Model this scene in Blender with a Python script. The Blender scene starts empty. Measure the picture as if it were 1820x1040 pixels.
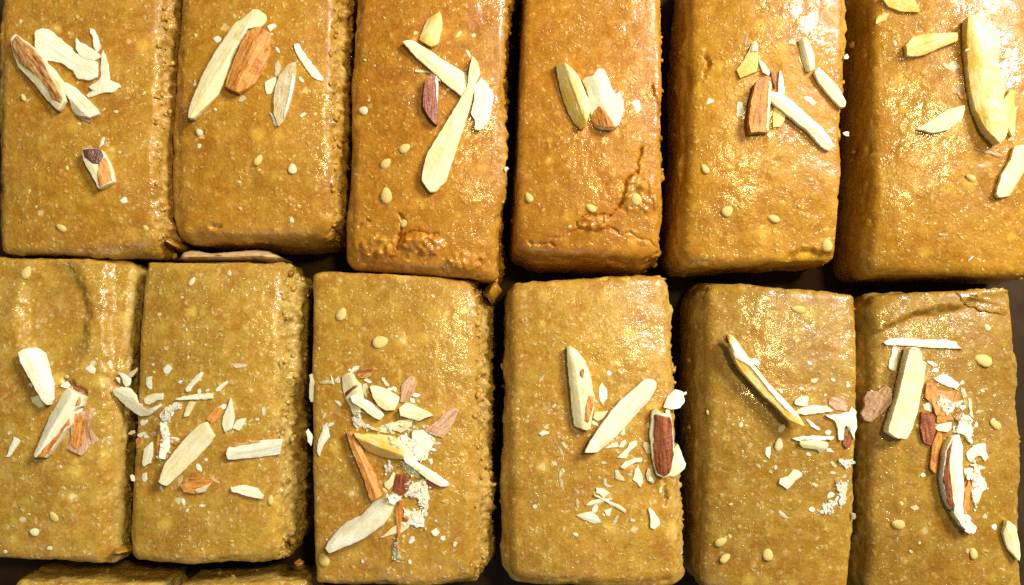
import bpy, bmesh, math, random
import numpy as np
from mathutils import Vector, Matrix
from mathutils.bvhtree import BVHTree

S = bpy.context.scene
COL = S.collection
SSS_ON = True
U = 1.0e-4            # one unit of the measured drawing = 0.1 mm
TOP = 180.0           # height of the sweets (18 mm)
CAMH, CAMY = 1700.0, -120.0

# ------------------------------------------------------------------ camera
cd = bpy.data.cameras.new('camera')
cam = bpy.data.objects.new('camera', cd)
COL.objects.link(cam)
DIST = math.hypot(CAMH, CAMY)
cd.sensor_width = 36.0
cd.lens = 36.0 * DIST / 1820.0
cd.clip_start = 0.005
cd.clip_end = 20.0
cam.location = (0, CAMY * U, (TOP + CAMH) * U)
TILT = math.atan2(-CAMY, CAMH)
cam.rotation_euler = (TILT, 0, 0)
S.camera = cam

# ------------------------------------------------------------------ world and lamps (indoor light)
W = bpy.data.worlds.new('World')
S.world = W
W.use_nodes = True
bg = W.node_tree.nodes['Background']
bg.inputs['Color'].default_value = (0.86, 0.93, 1.0, 1)
bg.inputs['Strength'].default_value = 0.12

def area(name, pos, target, sx, sy, power, col):
    ld = bpy.data.lights.new(name, 'AREA')
    ld.shape = 'RECTANGLE'
    ld.size, ld.size_y, ld.energy, ld.color = sx, sy, power, col
    o = bpy.data.objects.new(name, ld)
    COL.objects.link(o)
    o.location = pos
    o.rotation_euler = (Vector(target) - Vector(pos)).to_track_quat('-Z', 'Y').to_euler()
    return o
# the window, up and to the right of the tray
area('window_light', (0.41, 0.32, 0.41), (0.01, 0.0, 0.018), 0.20, 0.18, 6.6, (1.0, 0.97, 0.93))
# warm room lamp overhead, a little beyond the far edge of the tray
area('room_lamp', (0.17, 0.13, 0.56), (0.02, 0.02, 0.018), 0.055, 0.055, 1.55, (1.0, 0.76, 0.32))
# weak cool fill lamp, added to lift the near faces of the sweets
area('cool_fill', (-0.12, -0.50, 0.40), (0.0, 0.0, 0.018), 0.35, 0.25, 0.4, (0.80, 0.92, 1.0))

S.view_settings.view_transform = 'Standard'
S.view_settings.look = 'None'
S.view_settings.gamma = 1.0
S.view_settings.exposure = 0.16
S.view_settings.use_curve_mapping = False
S.render.film_transparent = False
S.cycles.use_denoising = False
S.cycles.max_bounces = 5
S.cycles.diffuse_bounces = 3
S.cycles.glossy_bounces = 2
S.cycles.caustics_reflective = False
S.cycles.caustics_refractive = False

# ------------------------------------------------------------------ measuring helpers
ct, st = math.cos(TILT), math.sin(TILT)
CAM = np.array([0.0, CAMY, TOP + CAMH])
def ray(px, py):
    x, y, z = (px - 910.0), -(py - 520.0), -DIST
    return np.array([x, y * ct - z * st, y * st + z * ct])
def P(px, py, z=TOP):
    d = ray(px, py)
    t = (z - CAM[2]) / d[2]
    return CAM + d * t
def unproject(x, y, z):
    """plan position -> photograph position (arrays)"""
    dx, dy, dz = x - CAM[0], y - CAM[1], z - CAM[2]
    yc = dy * ct + dz * st
    zc = -dy * st + dz * ct
    k = DIST / (-zc)
    return 910.0 + dx * k, 520.0 - yc * k

# ------------------------------------------------------------------ noise
def _h(ix, iy, iz, seed):
    n = (ix.astype(np.int64) * 374761393 + iy.astype(np.int64) * 668265263 + iz.astype(np.int64) * 2147483647 + seed * 974711) & 0xffffffff
    n = ((n ^ (n >> 13)) * 1274126177) & 0xffffffff
    n = ((n ^ (n >> 16)) * 2246822519) & 0xffffffff
    n = n ^ (n >> 15)
    return (n & 0xffffff) / float(0xffffff)
def vnoise(p, scale, seed):
    q = p / scale
    f0 = np.floor(q)
    f = q - f0
    f = f * f * f * (f * (f * 6 - 15) + 10)
    i = f0.astype(np.int64)
    r = 0
    for a in (0, 1):
        for b in (0, 1):
            for c in (0, 1):
                w = (f[:, 0] if a else 1 - f[:, 0]) * (f[:, 1] if b else 1 - f[:, 1]) * (f[:, 2] if c else 1 - f[:, 2])
                r = r + w * _h(i[:, 0] + a, i[:, 1] + b, i[:, 2] + c, seed)
    return r * 2 - 1
def worley(p, scale, seed):
    q = p / scale
    i = np.floor(q).astype(np.int64)
    best = np.full(len(p), 9.0)
    for a in (-1, 0, 1):
        for b in (-1, 0, 1):
            for c in (-1, 0, 1):
                x, y, z = i[:, 0] + a, i[:, 1] + b, i[:, 2] + c
                d = (x + _h(x, y, z, seed) - q[:, 0]) ** 2 + (y + _h(x, y, z, seed + 7) - q[:, 1]) ** 2 + (z + _h(x, y, z, seed + 13) - q[:, 2]) ** 2
                best = np.minimum(best, d)
    return np.sqrt(best)
def sstep(a, b, x):
    t = np.clip((x - a) / (b - a), 0, 1)
    return t * t * (3 - 2 * t)

# ------------------------------------------------------------------ materials
class NT:
    def __init__(self, name):
        self.m = bpy.data.materials.new(name)
        self.m.use_nodes = True
        self.t = self.m.node_tree
        self.bsdf = self.t.nodes['Principled BSDF']
        self.co = self.n('ShaderNodeTexCoord').outputs['Object']
        self.info = self.n('ShaderNodeObjectInfo')
        off = self.n('ShaderNodeVectorMath'); off.operation = 'SCALE'
        cx = self.n('ShaderNodeCombineXYZ')
        self.l(self.info.outputs['Random'], cx.inputs[0]); self.l(self.info.outputs['Random'], cx.inputs[1])
        self.l(cx.outputs[0], off.inputs[0]); off.inputs['Scale'].default_value = 1.7
        ad = self.n('ShaderNodeVectorMath'); ad.operation = 'ADD'
        self.l(self.co, ad.inputs[0]); self.l(off.outputs[0], ad.inputs[1])
        self.v = ad.outputs[0]
        self.wv = None
    def warp(self, px, amount):
        n = self.n('ShaderNodeTexNoise'); n.inputs['Scale'].default_value = 1.0 / (px * U); n.inputs['Detail'].default_value = 2
        self.l(self.v, n.inputs['Vector'])
        s = self.n('ShaderNodeVectorMath'); s.operation = 'SCALE'; s.inputs['Scale'].default_value = amount * U
        self.l(n.outputs['Color'], s.inputs[0])
        a = self.n('ShaderNodeVectorMath'); a.operation = 'ADD'
        self.l(self.v, a.inputs[0]); self.l(s.outputs[0], a.inputs[1])
        self.wv = a.outputs[0]
    def n(self, k):
        return self.t.nodes.new(k)
    def l(self, a, b):
        self.t.links.new(a, b)
    def set(self, sock, val):
        if hasattr(val, 'is_output') or isinstance(val, bpy.types.NodeSocket):
            self.l(val, sock)
        else:
            sock.default_value = val
    def noise(self, px, detail=3, rough=0.55, vec=None, dist=0.0):
        n = self.n('ShaderNodeTexNoise')
        n.inputs['Scale'].default_value = 1.0 / (px * U)
        n.inputs['Detail'].default_value = detail
        n.inputs['Roughness'].default_value = rough
        n.inputs['Distortion'].default_value = dist
        self.l(vec or self.v, n.inputs['Vector'])
        return n.outputs['Fac']
    def voro(self, px, feature='F1', smooth=None, rnd=1.0):
        n = self.n('ShaderNodeTexVoronoi')
        n.feature = feature
        n.inputs['Scale'].default_value = 1.0 / (px * U)
        n.inputs['Randomness'].default_value = rnd
        if smooth is not None and 'Smoothness' in n.inputs:
            n.inputs['Smoothness'].default_value = smooth
        self.l(self.wv or self.v, n.inputs['Vector'])
        return n
    def ramp(self, fac, stops, interp='LINEAR'):
        r = self.n('ShaderNodeValToRGB')
        r.color_ramp.interpolation = interp
        e = r.color_ramp.elements
        while len(e) < len(stops):
            e.new(0.5)
        for el, (p, c) in zip(e, stops):
            el.position = p
            el.color = (*c, 1) if isinstance(c, tuple) else (c, c, c, 1)
        self.l(fac, r.inputs[0])
        return r.outputs['Color']
    def mix(self, f, a, b, mode='MIX'):
        m = self.n('ShaderNodeMix'); m.data_type = 'RGBA'; m.blend_type = mode
        self.set(m.inputs[0], f); 
        for s, v in ((m.inputs[6], a), (m.inputs[7], b)):
            self.set(s, (*v, 1) if isinstance(v, tuple) and len(v) == 3 else v)
        return m.outputs[2]
    def math(self, op, a, b=0.0, clamp=False):
        m = self.n('ShaderNodeMath'); m.operation = op; m.use_clamp = clamp
        self.set(m.inputs[0], a); self.set(m.inputs[1], b)
        return m.outputs[0]
    def bump(self, h, dist_px, strength=1.0, prev=None):
        b = self.n('ShaderNodeBump')
        b.inputs['Strength'].default_value = strength
        b.inputs['Distance'].default_value = dist_px * U
        self.l(h, b.inputs['Height'])
        if prev is not None:
            self.l(prev, b.inputs['Normal'])
        return b.outputs['Normal']
    def sep(self, col):
        s = self.n('ShaderNodeSeparateColor'); self.l(col, s.inputs[0]); return s.outputs

def mat_barfi():
    k = NT('ghee_and_gram_flour_sweet')
    b = k.bsdf
    at = k.n('ShaderNodeAttribute'); at.attribute_name = 'cut'
    cut = at.outputs['Fac']
    big = k.noise(130, 3, 0.55)
    col = k.ramp(big, [(0.32, (0.35, 0.150, 0.007)), (0.70, (0.51, 0.260, 0.014))])
    # cloudy mottling of the paste
    med = k.noise(26, 4, 0.65)
    col = k.mix(k.ramp(med, [(0.46, 0.0), (0.74, 0.75)]), col, (0.66, 0.40, 0.055))
    col = k.mix(k.ramp(med, [(0.26, 0.65), (0.46, 0.0)]), col, (0.27, 0.105, 0.006))
    hue = k.noise(48, 3, 0.6, None, 0.6)
    col = k.mix(k.ramp(hue, [(0.40, 0.0), (0.62, 0.40)]), col, (0.44, 0.255, 0.014))
    col = k.mix(k.ramp(hue, [(0.32, 0.5), (0.48, 0.0)]), col, (0.42, 0.165, 0.010))
    # grains of flour and seed, uneven in number and size
    k.warp(9, 13)
    fine = k.noise(4.5, 3, 0.6)
    col = k.mix(k.ramp(fine, [(0.50, 0.0), (0.74, 0.36)]), col, (0.66, 0.42, 0.075))
    col = k.mix(k.ramp(fine, [(0.28, 0.38), (0.48, 0.0)]), col, (0.26, 0.10, 0.006))
    g = k.voro(8)
    gr = k.sep(g.outputs['Color'])
    gm = k.math('MULTIPLY', k.ramp(gr[0], [(0.58, 0.0), (1.0, 0.9)]), k.ramp(g.outputs['Distance'], [(0.15, 1.0), (0.60, 0.0)]))
    col = k.mix(k.math('MULTIPLY', gm, k.ramp(med, [(0.36, 0.35), (0.56, 1.0)])), col, (0.74, 0.54, 0.15))
    lump = k.voro(38)
    lr = k.sep(lump.outputs['Color'])
    ld = k.math('DIVIDE', lump.outputs['Distance'], k.math('ADD', k.math('MULTIPLY', lr[1], 1.5), 0.45))
    lm = k.math('MULTIPLY', k.ramp(lr[0], [(0.45, 0.0), (0.9, 0.75)]), k.ramp(k.math('ADD', ld, k.math('MULTIPLY', med, 0.12)), [(0.14, 1.0), (0.32, 0.0)]))
    col = k.mix(lm, col, (0.72, 0.46, 0.05))
    l2 = k.voro(19)
    l2c = k.sep(l2.outputs['Color'])
    l2m = k.math('MULTIPLY', k.ramp(l2c[0], [(0.55, 0.0), (0.95, 0.65)]), k.ramp(k.math('ADD', l2.outputs['Distance'], k.math('MULTIPLY', med, 0.25)), [(0.22, 1.0), (0.48, 0.0)]))
    dens = k.ramp(k.noise(100, 2), [(0.38, 0.25), (0.6, 1.0)])
    col = k.mix(k.math('MULTIPLY', l2m, dens), col, (0.70, 0.46, 0.09))
    wm = k.math('MULTIPLY', k.ramp(lr[2], [(0.84, 0.0), (0.88, 1.0)], 'CONSTANT'), k.ramp(ld, [(0.06, 0.8), (0.11, 0.0)]))
    col = k.mix(wm, col, (0.80, 0.62, 0.22))
    sm = k.math('MULTIPLY', k.ramp(lr[2], [(0.0, 1.0), (0.22, 0.0)], 'CONSTANT'), k.ramp(lump.outputs['Distance'], [(0.025, 0.9), (0.05, 0.0)]))
    col = k.mix(sm, col, (0.045, 0.018, 0.006))
    # crumbly broken faces are drier and paler
    col = k.mix(k.math('MULTIPLY', cut, 0.78), col, k.mix(gr[2], (0.27, 0.14, 0.018), (0.60, 0.42, 0.085)))
    col = k.mix(1.0, col, k.info.outputs['Color'], 'MULTIPLY')
    k.l(col, b.inputs['Base Color'])
    ro = k.ramp(k.noise(60, 2), [(0.36, 0.34), (0.64, 0.52)])
    k.l(k.mix(cut, ro, (0.6, 0.6, 0.6)), b.inputs['Roughness'])
    # a film of ghee over the paste, patchy, missing on the broken faces
    film = k.noise(80, 3, 0.6)
    k.l(k.math('MULTIPLY', k.ramp(film, [(0.40, 0.10), (0.58, 1.0)]), k.math('SUBTRACT', 1.0, k.math('MULTIPLY', cut, 0.75))), b.inputs['Coat Weight'])
    k.l(k.ramp(film, [(0.36, 0.20), (0.60, 0.10)]), b.inputs['Coat Roughness'])
    b.inputs['Coat IOR'].default_value = 1.45
    b.inputs['IOR'].default_value = 1.46
    b.inputs['Specular IOR Level'].default_value = 0.28
    if SSS_ON:
        b.inputs['Subsurface Weight'].default_value = 0.35
        b.inputs['Subsurface Radius'].default_value = (1.0, 0.42, 0.12)
        b.inputs['Subsurface Scale'].default_value = 12 * U
    # an oily film with separate grains of many sizes standing proud of it
    patch = k.ramp(k.noise(90, 2), [(0.38, 0.25), (0.58, 1.0)])
    ga = k.voro(6.2)
    gac = k.sep(ga.outputs['Color'])
    cap1 = k.math('MULTIPLY', k.ramp(k.math('DIVIDE', ga.outputs['Distance'], k.math('ADD', gac[1], 0.35)), [(0.0, 1.0), (0.3, 0.7), (0.6, 0.0)], 'EASE'), k.ramp(gac[0], [(0.35, 0.0), (0.9, 1.0)]))
    cap2 = k.math('MULTIPLY', k.ramp(g.outputs['Distance'], [(0.0, 1.0), (0.25, 0.75), (0.55, 0.0)], 'EASE'), k.ramp(gr[0], [(0.55, 0.0), (1.0, 1.0)]))
    nb = k.bump(k.math('MULTIPLY', cap2, k.ramp(hue, [(0.42, 0.2), (0.58, 1.0)])), 1.5, 1.0)
    nb = k.bump(l2m, 1.2, 1.0, nb)
    nb = k.bump(med, 3.0, 0.6, nb)
    k.l(k.bump(fine, 0.9, 0.7, nb), b.inputs['Normal'])
    nc = k.bump(k.math('MULTIPLY', cap1, patch), 1.45, 1.0, nb)
    k.l(nc, b.inputs['Coat Normal'])
    return k.m

def mat_nut(name, c1, c2, scale=26, rough=0.34, sss=0.45, streak=None, bump=1.0, fibre=True):
    """local y runs along the piece, so fibres follow its length"""
    k = NT(name)
    b = k.bsdf
    sv = k.n('ShaderNodeMapping'); sv.inputs['Scale'].default_value = (1.0, 0.14, 1.0)
    k.l(k.v, sv.inputs['Vector'])
    col = k.mix(k.ramp(k.noise(scale, 3), [(0.34, 0.0), (0.64, 1.0)]), c1, c2)
    grain = k.noise(5, 4, 0.6, sv.outputs[0])
    if streak:
        col = k.mix(k.ramp(grain, [(0.42, 0.0), (0.62, 0.9)]), col, streak)
        col = k.mix(k.ramp(grain, [(0.30, 0.7), (0.44, 0.0)]), col, tuple(x * 0.45 for x in c2))
    elif fibre:
        col = k.mix(k.ramp(grain, [(0.34, 0.5), (0.54, 0.0)]), col, tuple(x * y for x, y in zip(c2, (0.86, 0.80, 0.62))))
        col = k.mix(k.ramp(k.noise(9, 4, 0.65), [(0.64, 0.0), (0.74, 0.35)]), col, tuple(x * y for x, y in zip(c2, (0.80, 0.68, 0.42))))
    k.l(col, b.inputs['Base Color'])
    k.l(k.ramp(k.noise(12, 2), [(0.3, rough - 0.1), (0.7, rough + 0.15)]), b.inputs['Roughness'])
    b.inputs['Subsurface Weight'].default_value = sss
    b.inputs['Subsurface Radius'].default_value = (1.0, 0.75, 0.42)
    b.inputs['Subsurface Scale'].default_value = 13 * U
    n1 = k.bump(grain, 2.4 * bump, 0.8)
    n2 = k.bump(k.noise(9, 4, 0.65), 2.2 * bump, 0.8, n1)
    k.l(n2, b.inputs['Normal'])
    return k.m

def mat_tray():
    k = NT('gap_shade_steel')
    b = k.bsdf
    b.inputs['Metallic'].default_value = 0.0
    b.inputs['Specular IOR Level'].default_value = 0.12
    k.l(k.ramp(k.noise(90, 4), [(0.3, (0.022, 0.011, 0.004)), (0.7, (0.045, 0.024, 0.009))]), b.inputs['Base Color'])  # near-black brown: shade of the gaps put into the tray's colour
    k.l(k.ramp(k.noise(40, 3), [(0.3, 0.55), (0.7, 0.8)]), b.inputs['Roughness'])
    k.l(k.bump(k.noise(14, 3), 0.8, 0.5), b.inputs['Normal'])
    return k.m

M = {
    'barfi': mat_barfi(),
    'tray': mat_tray(),
    'white': mat_nut('white_almond_flesh', (0.84, 0.84, 0.71), (0.77, 0.72, 0.50), bump=0.5),
    'cream': mat_nut('cream_almond_flesh', (0.80, 0.77, 0.55), (0.74, 0.66, 0.36), bump=0.5),
    'yellow': mat_nut('yellow_almond_flesh', (0.76, 0.68, 0.32), (0.68, 0.47, 0.075), 34, bump=0.5),
    'clear': mat_nut('oily_translucent_almond', (0.66, 0.57, 0.38), (0.54, 0.42, 0.21), 20, 0.3, 0.5),
    'orange': mat_nut('orange_almond_skin', (0.60, 0.235, 0.030), (0.44, 0.14, 0.016), 14, 0.40, 0.15, (0.66, 0.33, 0.075), 1.4),
    'red': mat_nut('red_brown_almond_skin', (0.26, 0.060, 0.018), (0.16, 0.034, 0.012), 18, 0.36, 0.1, (0.36, 0.11, 0.035), 1.3),
    'dark': mat_nut('dark_plum_almond_skin', (0.13, 0.045, 0.040), (0.08, 0.026, 0.020), 16, 0.25, 0.1, None, 1.0),
    'pale': mat_nut('pale_tan_almond_skin', (0.52, 0.30, 0.15), (0.42, 0.20, 0.085), 14, 0.5, 0.2, (0.62, 0.42, 0.26), 1.4),
    'tan': mat_nut('dry_tan_paste', (0.56, 0.37, 0.18), (0.48, 0.30, 0.13), 60, 0.6, 0.1, fibre=False),
    'scorch': mat_nut('scorched_almond_skin', (0.46, 0.17, 0.025), (0.24, 0.065, 0.010), 22, 0.4, 0.15, (0.66, 0.42, 0.16), 1.4),
    'seed': mat_nut('sesame_seed', (0.84, 0.64, 0.25), (0.78, 0.55, 0.16), 12, 0.3, 0.4, None, 0.4, fibre=False),
    'whiteseed': mat_nut('hulled_sesame_seed', (0.86, 0.76, 0.50), (0.82, 0.68, 0.36), 12, 0.3, 0.4, None, 0.4, fibre=False),
}

def mesh_obj(name, verts, faces, mat, parent=None, origin=None, smooth=True, sharp=0):
    """verts in drawing units (numpy n x 3), one mesh object with its origin at the base"""
    v = np.asarray(verts, dtype=np.float64)
    if origin is None:
        origin = (v[:, 0].mean(), v[:, 1].mean(), v[:, 2].min())
    og = np.array(origin)
    me = bpy.data.meshes.new(name)
    lv = (v - og) * U
    if isinstance(faces, np.ndarray):
        nf = len(faces); k = faces.shape[1]
        me.vertices.add(len(lv)); me.vertices.foreach_set('co', lv.astype(np.float32).ravel())
        me.loops.add(nf * k); me.loops.foreach_set('vertex_index', faces.astype(np.int32).ravel())
        me.polygons.add(nf)
        me.polygons.foreach_set('loop_start', np.arange(0, nf * k, k, dtype=np.int32))
        me.polygons.foreach_set('loop_total', np.full(nf, k, dtype=np.int32))
        me.update(calc_edges=True)
    else:
        me.from_pydata([tuple(x) for x in lv], [], faces)
    me.validate()
    if smooth:
        me.polygons.foreach_set('use_smooth', np.ones(len(me.polygons), dtype=bool))
    if sharp: me.set_sharp_from_angle(angle=math.radians(sharp))
    me.materials.append(M[mat] if isinstance(mat, str) else mat)
    o = bpy.data.objects.new(name, me)
    COL.objects.link(o)
    o.location = og * U
    if parent is not None:
        o.parent = parent
        o.location = (og * U) - np.array(parent.location)
    return o
def tag(o, label, cat, group=None, kind=None):
    o['label'] = label; o['category'] = cat
    if group: o['group'] = group
    if kind: o['kind'] = kind
    return o

# ------------------------------------------------------------------ the tray
def build_tray():
    n = 40
    xs = np.linspace(-1500, 1500, n); ys = np.linspace(-1100, 1100, n)
    X, Y = np.meshgrid(xs, ys)
    v = np.stack([X.ravel(), Y.ravel(), np.zeros(n * n)], 1)
    v[:, 2] = vnoise(v, 260, 5) * 1.5 - 3
    i = np.arange(n * n).reshape(n, n)
    f = np.stack([i[:-1, :-1].ravel(), i[:-1, 1:].ravel(), i[1:, 1:].ravel(), i[1:, :-1].ravel()], 1)
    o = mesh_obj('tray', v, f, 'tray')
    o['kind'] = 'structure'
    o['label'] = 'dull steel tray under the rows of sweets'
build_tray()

# ------------------------------------------------------------------ the sweets
SURF = {}      # piece -> list of BVH trees one can rest on
def seg_dist(px, py, pts):
    best = np.full(px.shape, 1e9)
    for (x0, y0), (x1, y1) in zip(pts[:-1], pts[1:]):
        dx, dy = x1 - x0, y1 - y0
        t = np.clip(((px - x0) * dx + (py - y0) * dy) / (dx * dx + dy * dy), 0, 1)
        best = np.minimum(best, np.hypot(px - x0 - t * dx, py - y0 - t * dy))
    return best

def barfi(key, corners, label, seed, tint, top=TOP, h=TOP, r0=17, rfront=0, rleft=0, rright=0, crown=17, lean=(0, 0), feats=(), rough=1.0, step=3.0, slant=0.0):
    (a0, b0), (a1, b1), (a2, b2), (a3, b3) = corners
    if key[0] == 'A': b2 += 15; b3 += 15
    if key[0] == 'B': b0 -= 4; b1 -= 4
    corners = [(a0 - 1, b0), (a1 + 1, b1), (a2 + 1, b2), (a3 - 1, b3)]
    TLc, TRc, BRc, BLc = [P(*c, top)[:2] for c in corners]
    w = (np.linalg.norm(TRc - TLc) + np.linalg.norm(BRc - BLc)) / 2
    l = (np.linalg.norm(TLc - BLc) + np.linalg.norm(TRc - BRc)) / 2
    nx, ny, nz = int(w / step), int(l / step), int(h / 4.5)
    NX, NY = nx + 1, ny + 1
    def key3(i, j, k): return i + NX * (j + NY * k)
    quads = []
    def sheet(fn, na, nb, flip):
        a, b = np.meshgrid(np.arange(na), np.arange(nb), indexing='ij')
        a, b = a.ravel(), b.ravel()
        q = np.stack([fn(a, b), fn(a + 1, b), fn(a + 1, b + 1), fn(a, b + 1)], 1)
        quads.append(q[:, ::-1] if flip else q)
    sheet(lambda a, b: key3(a, b, nz), nx, ny, False)
    sheet(lambda a, b: key3(a, 0, b), nx, nz, False)
    sheet(lambda a, b: key3(a, ny, b), nx, nz, True)
    sheet(lambda a, b: key3(0, a, b), ny, nz, True)
    sheet(lambda a, b: key3(nx, a, b), ny, nz, False)
    Q = np.concatenate(quads)
    ids, inv = np.unique(Q, return_inverse=True)
    F = inv.reshape(Q.shape)
    i = ids % NX; j = (ids // NX) % NY; k = ids // (NX * NY)
    p = np.stack([i / nx * w, j / ny * l, k / nz * h], 1)
    sd = np.array([seed * 311.0, seed * 173.0, 0.0])
    rr = r0 + 6 * vnoise(p + sd, 75, seed) + rleft * np.exp(-p[:, 0] / 40.0) + rright * np.exp(-(w - p[:, 0]) / 45.0) + rfront * np.exp(-p[:, 1] / 45.0)
    rr = np.clip(rr, 5, 90)
    lo = np.stack([rr, rr, np.full_like(rr, -1e6)], 1)
    hi = np.stack([w - rr, l - rr, h - rr], 1)
    inner = np.minimum(np.maximum(p, lo), hi)
    d = p - inner
    nrm = d / np.maximum(np.linalg.norm(d, axis=1, keepdims=True), 1e-6)
    p2 = inner + nrm * rr[:, None]
    upw = sstep(0.35, 0.9, nrm[:, 2])          # 1 on the top face
    side = 1 - upw
    # to plan position
    uu, vv = p2[:, 0] / w, p2[:, 1] / l
    xy = (BLc[None] * ((1 - uu) * (1 - vv))[:, None] + BRc[None] * (uu * (1 - vv))[:, None]
          + TRc[None] * (uu * vv)[:, None] + TLc[None] * ((1 - uu) * vv)[:, None])
    z0 = top - h
    q = np.concatenate([xy, (z0 + p2[:, 2])[:, None]], 1)
    q[:, 0] += slant * sstep(0.9, 1.0, uu) * np.clip(1 - p2[:, 2] / h, 0, 1) * (1.2 - 0.4 * vnoise(p + sd, 90, seed + 31))
    s = q + sd
    # wandering outline of the cut edges
    wob = vnoise(s, 190, seed + 1) * 8 + vnoise(s, 60, seed + 2) * 2.6
    disp = wob * side
    # crumbly broken sides
    right = np.clip(nrm[:, 0], 0, 1)
    cr = rough * (0.45 + 0.65 * right) * sstep(-2, 26, h - p2[:, 2])
    pm = sstep(-0.25, 0.45, vnoise(s, 75, seed + 14))
    gr = ((0.5 - worley(s, 16, seed + 3)) * 8 + (0.5 - worley(s, 34, seed + 4)) * 12) * (0.25 + 0.75 * pm) + vnoise(s, 9, seed + 9) * 2.0 + vnoise(s, 24, seed + 15) * 3.0 + (0.5 - worley(s, 10, seed + 16)) * 3.0 * right
    disp = disp + gr * sstep(0.3, 1.0, side) * cr
    rs = sstep(0.22, 0.65, nrm[:, 0]) * (0.55 + 0.45 * pm)
    disp = disp + rs * ((0.5 - worley(s, 9, seed + 41)) * 5 + (0.5 - worley(s, 17, seed + 42)) * 8 + vnoise(s, 40, seed + 43) * 3) * rough * (1.5 if rright > 20 else 0.18)
    # ragged rim
    rim = np.exp(-((nrm[:, 2] - 0.55) / 0.3) ** 2)
    disp = disp + rim * (vnoise(s, 30, seed + 5) * 1.6 + vnoise(s, 10, seed + 6) * 1.1 - 5.0 * sstep(0.45, 0.8, vnoise(s, 26, seed + 17))) * rough
    # top: pressed, gently uneven
    cx, cy = uu * 2 - 1, vv * 2 - 1
    topd = crown * (1 - np.abs(cx) ** 2.2) + 1.15 * crown * (1 - np.abs(cy) ** 2.2) - 1.6 * crown
    topd = topd + vnoise(s, 170, seed + 7) * 5 + vnoise(s, 70, seed + 8) * 1.8 + vnoise(s, 26, seed + 10) * 0.7 + (0.5 - worley(s, 14, seed + 11)) * 0.7
    topd = topd + lean[0] * cx + lean[1] * cy
    q2 = q + nrm * disp[:, None]
    q2[:, 2] += topd * sstep(0.05, 0.75, p2[:, 2] / h)
    ppx, ppy = unproject(q2[:, 0], q2[:, 1], q2[:, 2])
    # jitter so that marks run unevenly
    jx = ppx + vnoise(s, 16, seed + 21) * 4 + vnoise(s, 6, seed + 24) * 2.5; jy = ppy + vnoise(s, 16, seed + 22) * 4 + vnoise(s, 6, seed + 25) * 2.5
    for ft in feats:
        if ft[0] == 'crack':
            _, pts, wd, dp = ft
            q2[:, 2] -= dp * np.exp(-(seg_dist(jx, jy, pts) / (wd * (0.75 + 0.35 * vnoise(s, 20, seed + 23)))) ** 2) * upw
        elif ft[0] == 'dent':
            _, cxp, cyp, ax, ay, dp = ft
            e = np.sqrt(((jx - cxp) / ax) ** 2 + ((jy - cyp) / ay) ** 2)
            q2[:, 2] -= dp * (1 - sstep(0.6, 1.0, e)) * upw
        elif ft[0] == 'crumble':    # a patch of broken paste heaped up
            _, cxp, cyp, ax, ay, dp = ft
            e = np.sqrt(((jx - cxp) / ax) ** 2 + ((jy - cyp) / ay) ** 2)
            q2[:, 2] += dp * (1 - sstep(0.55, 1.0, e)) * (0.55 + 0.8 * (0.6 - worley(s, 18, seed + 51)) + 0.35 * vnoise(s, 9, seed + 52)) * upw
        elif ft[0] == 'drop':      # everything right of a line sinks
            _, (x0, y0), (x1, y1), soft, dp = ft
            xl = x0 + (jy - y0) * (x1 - x0) / (y1 - y0)
            q2[:, 2] -= dp * sstep(-soft, soft, jx - xl) * np.clip(nrm[:, 2] + 0.3, 0, 1)
        elif ft[0] == 'dropy':     # everything above a polyline rises
            _, pts, soft, dp = ft
            xs = [a for a, b in pts]; ys = [b for a, b in pts]
            yl = np.interp(jx, xs, ys)
            q2[:, 2] += dp * sstep(-soft, soft, yl - jy) * upw
    o = mesh_obj('barfi_piece', q2, F, 'barfi', origin=((TLc[0] + BRc[0]) / 2, (TLc[1] + BRc[1]) / 2, z0))
    at = o.data.attributes.new('cut', 'FLOAT', 'POINT')
    at.data.foreach_set('value', np.maximum(side * np.clip(0.3 + 0.5 * right + 0.3 * vnoise(s, 50, seed + 12), 0, 1), rs * (0.75 + 0.25 * vnoise(s, 30, seed + 44))).astype(np.float32))
    o.color = (*tint, 1)
    tag(o, label, 'sweet', 'rows of barfi pieces on the tray')
    # coarse copy of the upper face to rest things on
    idx = {a: b for b, a in enumerate(ids.tolist())}
    stp = 2
    I = list(range(0, nx + 1, stp)); J = list(range(0, ny + 1, stp))
    tv = []; tf = []
    for b in J:
        for a in I:
            tv.append(tuple(q2[idx[a + NX * (b + NY * nz)]]))
    for b in range(len(J) - 1):
        for a in range(len(I) - 1):
            c = b * len(I) + a
            tf.append((c, c + 1, c + 1 + len(I), c + len(I)))
    SURF[key] = [BVHTree.FromPolygons(tv, tf)]
    # crumbs clinging to the broken sides and rim, one part
    rg = np.random.default_rng(seed)
    cand = np.where((nrm[:, 2] < 0.12) & (q2[:, 2] > z0 + 0.25 * h) & ((nrm[:, 0] > 0.3) | (rg.random(len(q2)) < 0.07)))[0]
    pick = rg.choice(cand, 190, replace=False)
    if rright > 20:
        pick = np.concatenate([pick, rg.choice(np.where((nrm[:, 0] > 0.35) & (q2[:, 2] > z0 + 0.45 * h))[0], 260, replace=False)])
    cv = []; cf = []
    base = ico()
    for n_, c in enumerate(pick):
        r = 1.1 + 4.8 * rg.random() ** 3
        sc = r * (0.7 + 0.6 * rg.random(3))
        rot = Matrix.Rotation(rg.random() * 6.28, 3, Vector(rg.normal(size=3)).normalized())
        vv_ = (base[0] * sc * (1 + 0.32 * rg.normal(size=(len(base[0]), 1)))) @ np.array(rot)
        cf.append(base[1] + len(base[0]) * n_)
        cv.append(vv_ + q2[c] + nrm[c] * r * 0.0)
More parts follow.
